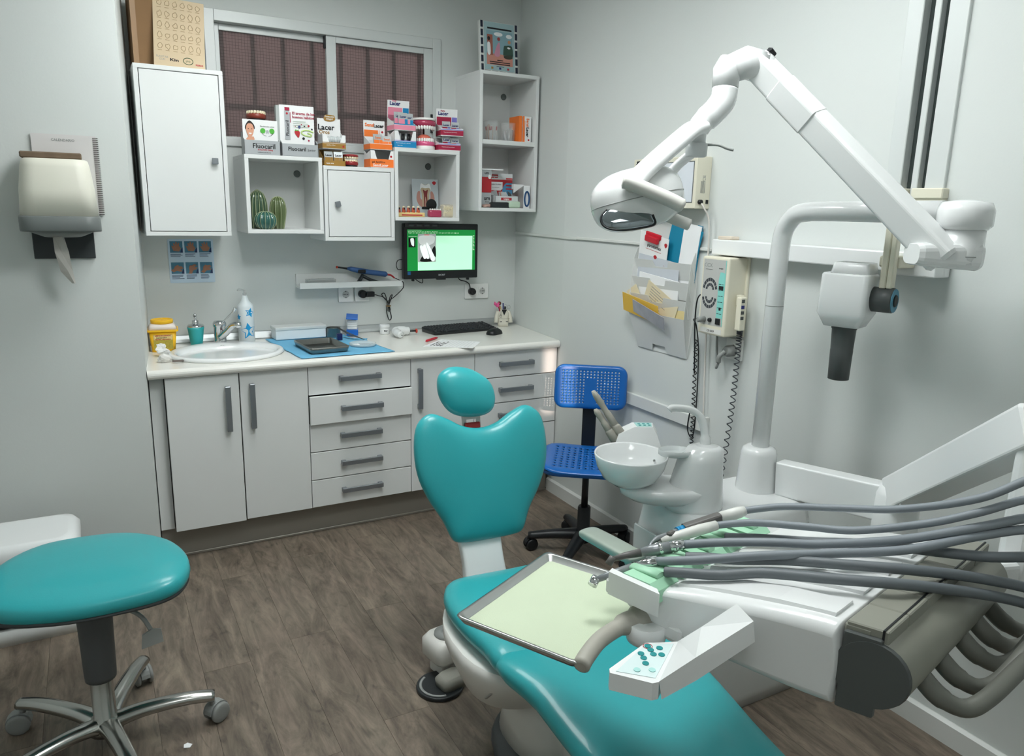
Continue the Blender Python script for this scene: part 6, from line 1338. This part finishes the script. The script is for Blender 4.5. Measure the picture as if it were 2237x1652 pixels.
# dark hose block at the rear
hb_ = mat('hose_block', '8a8a80', .4, var=.05); hbd = mat('hose_block_dark', '505453', .45)
MB().rod((-.245, -.252, .833), (.245, -.252, .833), .056, n=28).obj('hose_drum', hb_, t)
MB().box((-.243, -.245, .85), (.243, -.203, .905), .004, 1).obj('rear_slab', hb_, t)
for k in range(6): MB().box((-.243+.081*k+.001, -.268, .880), (-.243+.081*(k+1)-.001, -.206, .9085), .002, 1).obj('slab_tile', hb_, t)
MB().box((-.244, -.262, .889), (.244, -.259, .910)).obj('slab_groove', dark, t)
MB().lathe([(.057, 0), (.055, .006)], 28, T(-.245, -.252, .833, 0, -90)).box((-.25, -.262, .76), (-.238, -.206, .895), .002, 1).obj('drum_cap', hbd, t)
MB().box((-.22, -.25, .765), (.22, -.206, .82)).obj('block_underside', hbd, t)
SHX = Matrix(((1, -.115, 0, .022), (0, 1, 0, 0), (0, -.055, 1, .0105), (0, 0, 0, 1)))
for o in t.children:
    if o.name.split('.')[0] in ('body', 'top_rib', 'hose_drum', 'rear_slab', 'slab_tile', 'slab_groove', 'drum_cap', 'block_underside'): o.data.transform(SHX)
# grip handle at the near front corner
MB().tube(spline([(-.225, .135, .795), (-.262, .15, .796), (-.295, .155, .795), (-.36, .152, .794), (-.41, .14, .788), (-.438, .13, .782)], 5), [.026]*6+[.020]*5+[.0155]*8+[.0155]*6+[.010], 16).obj('grip_handle', mat('greige_plastic', 'a5a298', .5), t)
MB().lathe([(.036, .765), (.038, .775), (.036, .80)], 24, T(-.258, .128, 0)).obj('tray_pivot', white2, t)
# keypad arm
KP = [(-.433, .070), (-.317, .086), (-.268, .050), (-.391, .001)]
MB().loft([[(x, y, z) for x, y in [KP[0], (-.425, .078), KP[1], KP[2], KP[3], (-.402, .006)]] for z in (.768, .796, .80)], smooth=False).obj('keypad_arm', white2, t)
MB().loft([[(-.268, .050, .801), (-.391, .001, .801), (-.385, -.002, .766), (-.262, .047, .766)], [(-.262, .010, .845), (-.345, -.034, .842), (-.34, -.037, .80), (-.258, .006, .80)], [(-.243, -.042, .905), (-.272, -.090, .905), (-.268, -.094, .868), (-.239, -.045, .868)]], smooth=False).obj('keypad_arm', white2, t)
def kq(u, v): return ((KP[0][0]*(1-u)+KP[1][0]*u)*v+(KP[3][0]*(1-u)+KP[2][0]*u)*(1-v), (KP[0][1]*(1-u)+KP[1][1]*u)*v+(KP[3][1]*(1-u)+KP[2][1]*u)*(1-v))
kp = MB().prism([kq(.06, .1), kq(.93, .1), kq(.93, .92), kq(.06, .92)], .8002, .8010).obj('keypad', mat('keypad_white', 'd5e6e6', .3), t)
kt = mat('keypad_teal', '1f8a8d', .4); km = mat('keypad_mint', 'a9d8d4', .4)
for k, (u, v, m) in enumerate(((.62, .78, kt), (.74, .62, kt), (.86, .80, kt), (.50, .62, kt), (.62, .46, kt), (.80, .42, kt), (.62, .25, kt), (.36, .48, kt), (.17, .55, km), (.22, .25, km))):
    x, y = kq(u, v); MB().prism(circ(.0058, 14), 0, .0012, T(x, y, .8012)).obj('key', m, kp)
    if k == 2: MB().tube([(x+.008*math.cos(2*PI*j/18), y+.008*math.sin(2*PI*j/18), .8016) for j in range(18)], .0006, 4, closed=True).obj('red_ring', redm, kp)
MB().box((-.25, .055, .775), (-.20, .10, .815), .01, 2).obj('keypad_hinge', white2, t)
# ---- handpieces (each lifts out of its holder) with their hoses
hose_m = mat('hose_grey', '7f868c', .5, var=.03); hp_g = mat('handpiece_grey', '8d9194', .3, .4); hp_d = mat('handpiece_dark', '5f5d5b', .4); syr = mat('syringe_white', 'd3d4cf', .35)
UM = Matrix.Translation((UX, UY, 0)) @ Matrix.Rotation(UR, 4, 'Z')
def hpthing(name, label): return thing(name, label, 'handpiece', (UX, UY, 0), UR, 'handpieces on the instrument table')
t1 = hpthing('scaler_handpiece', 'dark grey handpiece with blue ring and bent tip, farthest on the table')
MB().tube(spline([(-.165, .200, .884), (-.160, .202, .896), (-.135, .206, .902), (-.077, .196, .904)], 4), [.002]*4+[.003]*4+[.006]*4+[.0085], 10).obj('tip', hp_g, t1)
MB().tube([(-.077, .196, .904), (-.072, .194, .905)], .0105, 12).tube([(-.072, .194, .905), (-.062, .189, .907)], .0105, 12).obj('blue_ring', bluem, t1)
b = MB(); beam(b, (-.062, .189, .907), (.012, .153, .925), .022, .024, r=.006); b.obj('shaft', hp_d, t1)
MB().tube([(.012, .153, .925), (.05, .132, .934), (.062, .126, .937)], [.0125, .0125, .010], 12).obj('hose_boot', syr, t1)
MB().tube(spline([(.06, .127, .937), (.10, .06, .957), (.14, -.04, .975), (.155, -.15, 1.005), (.163, -.27, 1.062), (.21, -.345, 1.115), (.26, -.39, 1.10), (.275, -.40, 1.0)], 7), .0075, 10).obj('hose', hose_m, t1)
t2 = hpthing('air_water_syringe', 'pale three way syringe lying beside the dark handpiece')
MB().tube(spline([(-.15, .20, .880), (-.145, .203, .893), (-.125, .198, .898)], 4), [.002]*4+[.0028]*5, 8).obj('tip', steel, t2)
MB().tube([(-.128, .199, .897), (-.10, .185, .903), (-.05, .160, .914), (-.016, .143, .920)], [.007, .011, .0115, .010], 12).obj('body', syr, t2)
MB().box((-.115, .185, .906), (-.095, .198, .916), .003, 1).obj('button', hp_d, t2)
MB().tube(spline([(-.016, .143, .920), (.02, .08, .937), (.045, -.02, .955), (.07, -.10, .968), (.125, -.20, 1.0), (.157, -.273, 1.037), (.215, -.34, 1.07), (.262, -.385, 1.05), (.272, -.40, .97)], 6), .0075, 10).obj('hose', hose_m, t2)
t3 = hpthing('contra_angle_handpiece', 'grey contra angle handpiece with chrome bands pointing at the tray')
MB().rod((-.24, .240, .868), (-.232, .236, .883), .0075, .0068).tube([(-.235, .237, .878), (-.21, .222, .884), (-.183, .206, .888)], [.005, .0068, .0085], 12).obj('head', hp_d, t3)
MB().tube([(-.183, .206, .888), (-.165, .189, .894), (-.143, .166, .902)], [.0085, .0115, .0115], 12).obj('shaft', hp_g, t3)
for a in (0, .25): MB().tube([(-.158+a*.08, .181-a*.07, .897+a*.02), (-.153+a*.08, .176-a*.07, .899+a*.02)], .0125, 14).obj('chrome_band', chrome, t3)
MB().tube([(-.143, .166, .902), (-.123, .147, .909)], [.0115, .0095], 12).obj('coupling', chrome, t3)
MB().tube(spline([(-.125, .149, .908), (-.09, .085, .925), (-.045, -.0, .942), (.0, -.072, .951), (.08, -.18, .975), (.154, -.279, 1.012), (.215, -.345, 1.035), (.262, -.39, 1.015), (.268, -.405, .94)], 6), .0085, 10).obj('hose', hose_m, t3)
t4 = hpthing('turbine_handpiece', 'grey turbine handpiece with small chrome head, nearest to the camera')
MB().rod((-.298, .231, .846), (-.290, .227, .863), .0095, .0085).obj('head', chrome, t4)
MB().tube([(-.293, .227, .857), (-.265, .212, .866), (-.227, .190, .876)], [.0055, .0075, .0095], 12).obj('shaft', hp_g, t4)
MB().tube([(-.227, .190, .876), (-.222, .186, .878)], .0102, 12).obj('black_ring', dark, t4)
MB().tube([(-.222, .186, .878), (-.21, .170, .886), (-.199, .155, .893)], [.0105, .0105, .009], 12).obj('coupling', chrome, t4)
MB().tube(spline([(-.20, .157, .893), (-.165, .085, .912), (-.10, -.0, .932), (-.026, -.086, .945), (.065, -.195, .965), (.153, -.284, .998), (.212, -.35, 1.015), (.26, -.395, .99), (.265, -.408, .91)], 6), .0085, 10).obj('hose', hose_m, t4)
for k, (lab, pts) in enumerate((
    ('grey hose running from the middle holders low over the table', [(.0, .13, .893), (.012, .10, .899), (.03, .05, .909), (.06, -.03, .922), (.095, -.13, .942), (.146, -.289, .962), (.21, -.36, .965), (.255, -.40, .94), (.262, -.41, .88)]),
    ('grey hose arching from the second holder across the table', [(-.14, .13, .893), (-.125, .10, .899), (-.10, .04, .909), (-.066, -.03, .924), (-.037, -.13, .944), (.03, -.24, .952), (.14, -.302, .925), (.21, -.365, .905), (.25, -.40, .875)]),
    ('grey hose from the nearest holder along the near edge of the table', [(-.222, .12, .893), (-.21, .09, .899), (-.18, .03, .908), (-.139, -.03, .922), (-.11, -.13, .942), (-.04, -.24, .950), (.136, -.315, .900), (.21, -.37, .875), (.245, -.40, .85)]))):
    MB().tube(spline(pts, 7), .0095, 10).obj('supply_hose', mat('hose_dark', '63696d', .5), TABLE)['label'] = lab
whip = mat('whip_arm_dark', '6a6b64', .45)
for k, (x, lab, tip) in enumerate(((-.15, 'thick dark grey whip arm curving out of the hose drum nearest the camera', (.245, -.42, .86)), (-.07, 'second thick dark grey whip arm from the near end of the hose drum', (.26, -.425, .90)), (.03, 'third thick dark grey whip arm in the middle of the hose drum', (.27, -.425, .93)), (.11, 'fourth thick dark grey whip arm of the hose drum', (.275, -.42, .98)), (.19, 'fifth thick dark grey whip arm at the far end of the hose drum', (.28, -.415, 1.0)))):
    x += .05; pts = [(x, -.292, .835), (x+.008, -.322, .808), (x+.035, -.352, .79), (x+.07, -.372, .80), (x*.6+tip[0]*.4+.03, -.39, .80+.35*(tip[2]-.80)), tip]
    MB().tube(spline(pts, 6), [.0165]*8+[.0145]*40, 12).obj('whip_arm', whip, TABLE)['label'] = lab
# ------------------------------------------------------------------ tray with pale green paper
steel_tray('instrument_tray', 'steel instrument tray lined with pale green paper beside the instrument table', 'tray', (-1.380, -2.808, .775), R(27.5), .327, .254, .014, steel, True, mat('green_paper', 'c3cfb5', .7, var=.05, scale=9, bump=.12, bscale=400), rim=.007)
tt_ = bpy.data.objects['instrument_tray']; MB().box((.06, -.15, -.012), (.13, .02, -.001), .004, 1).tube([(.12, -.10, -.008), (.165, -.165, -.006), (.165, -.18, .0)], .012, 8).obj('tray_support', white2, tt_)
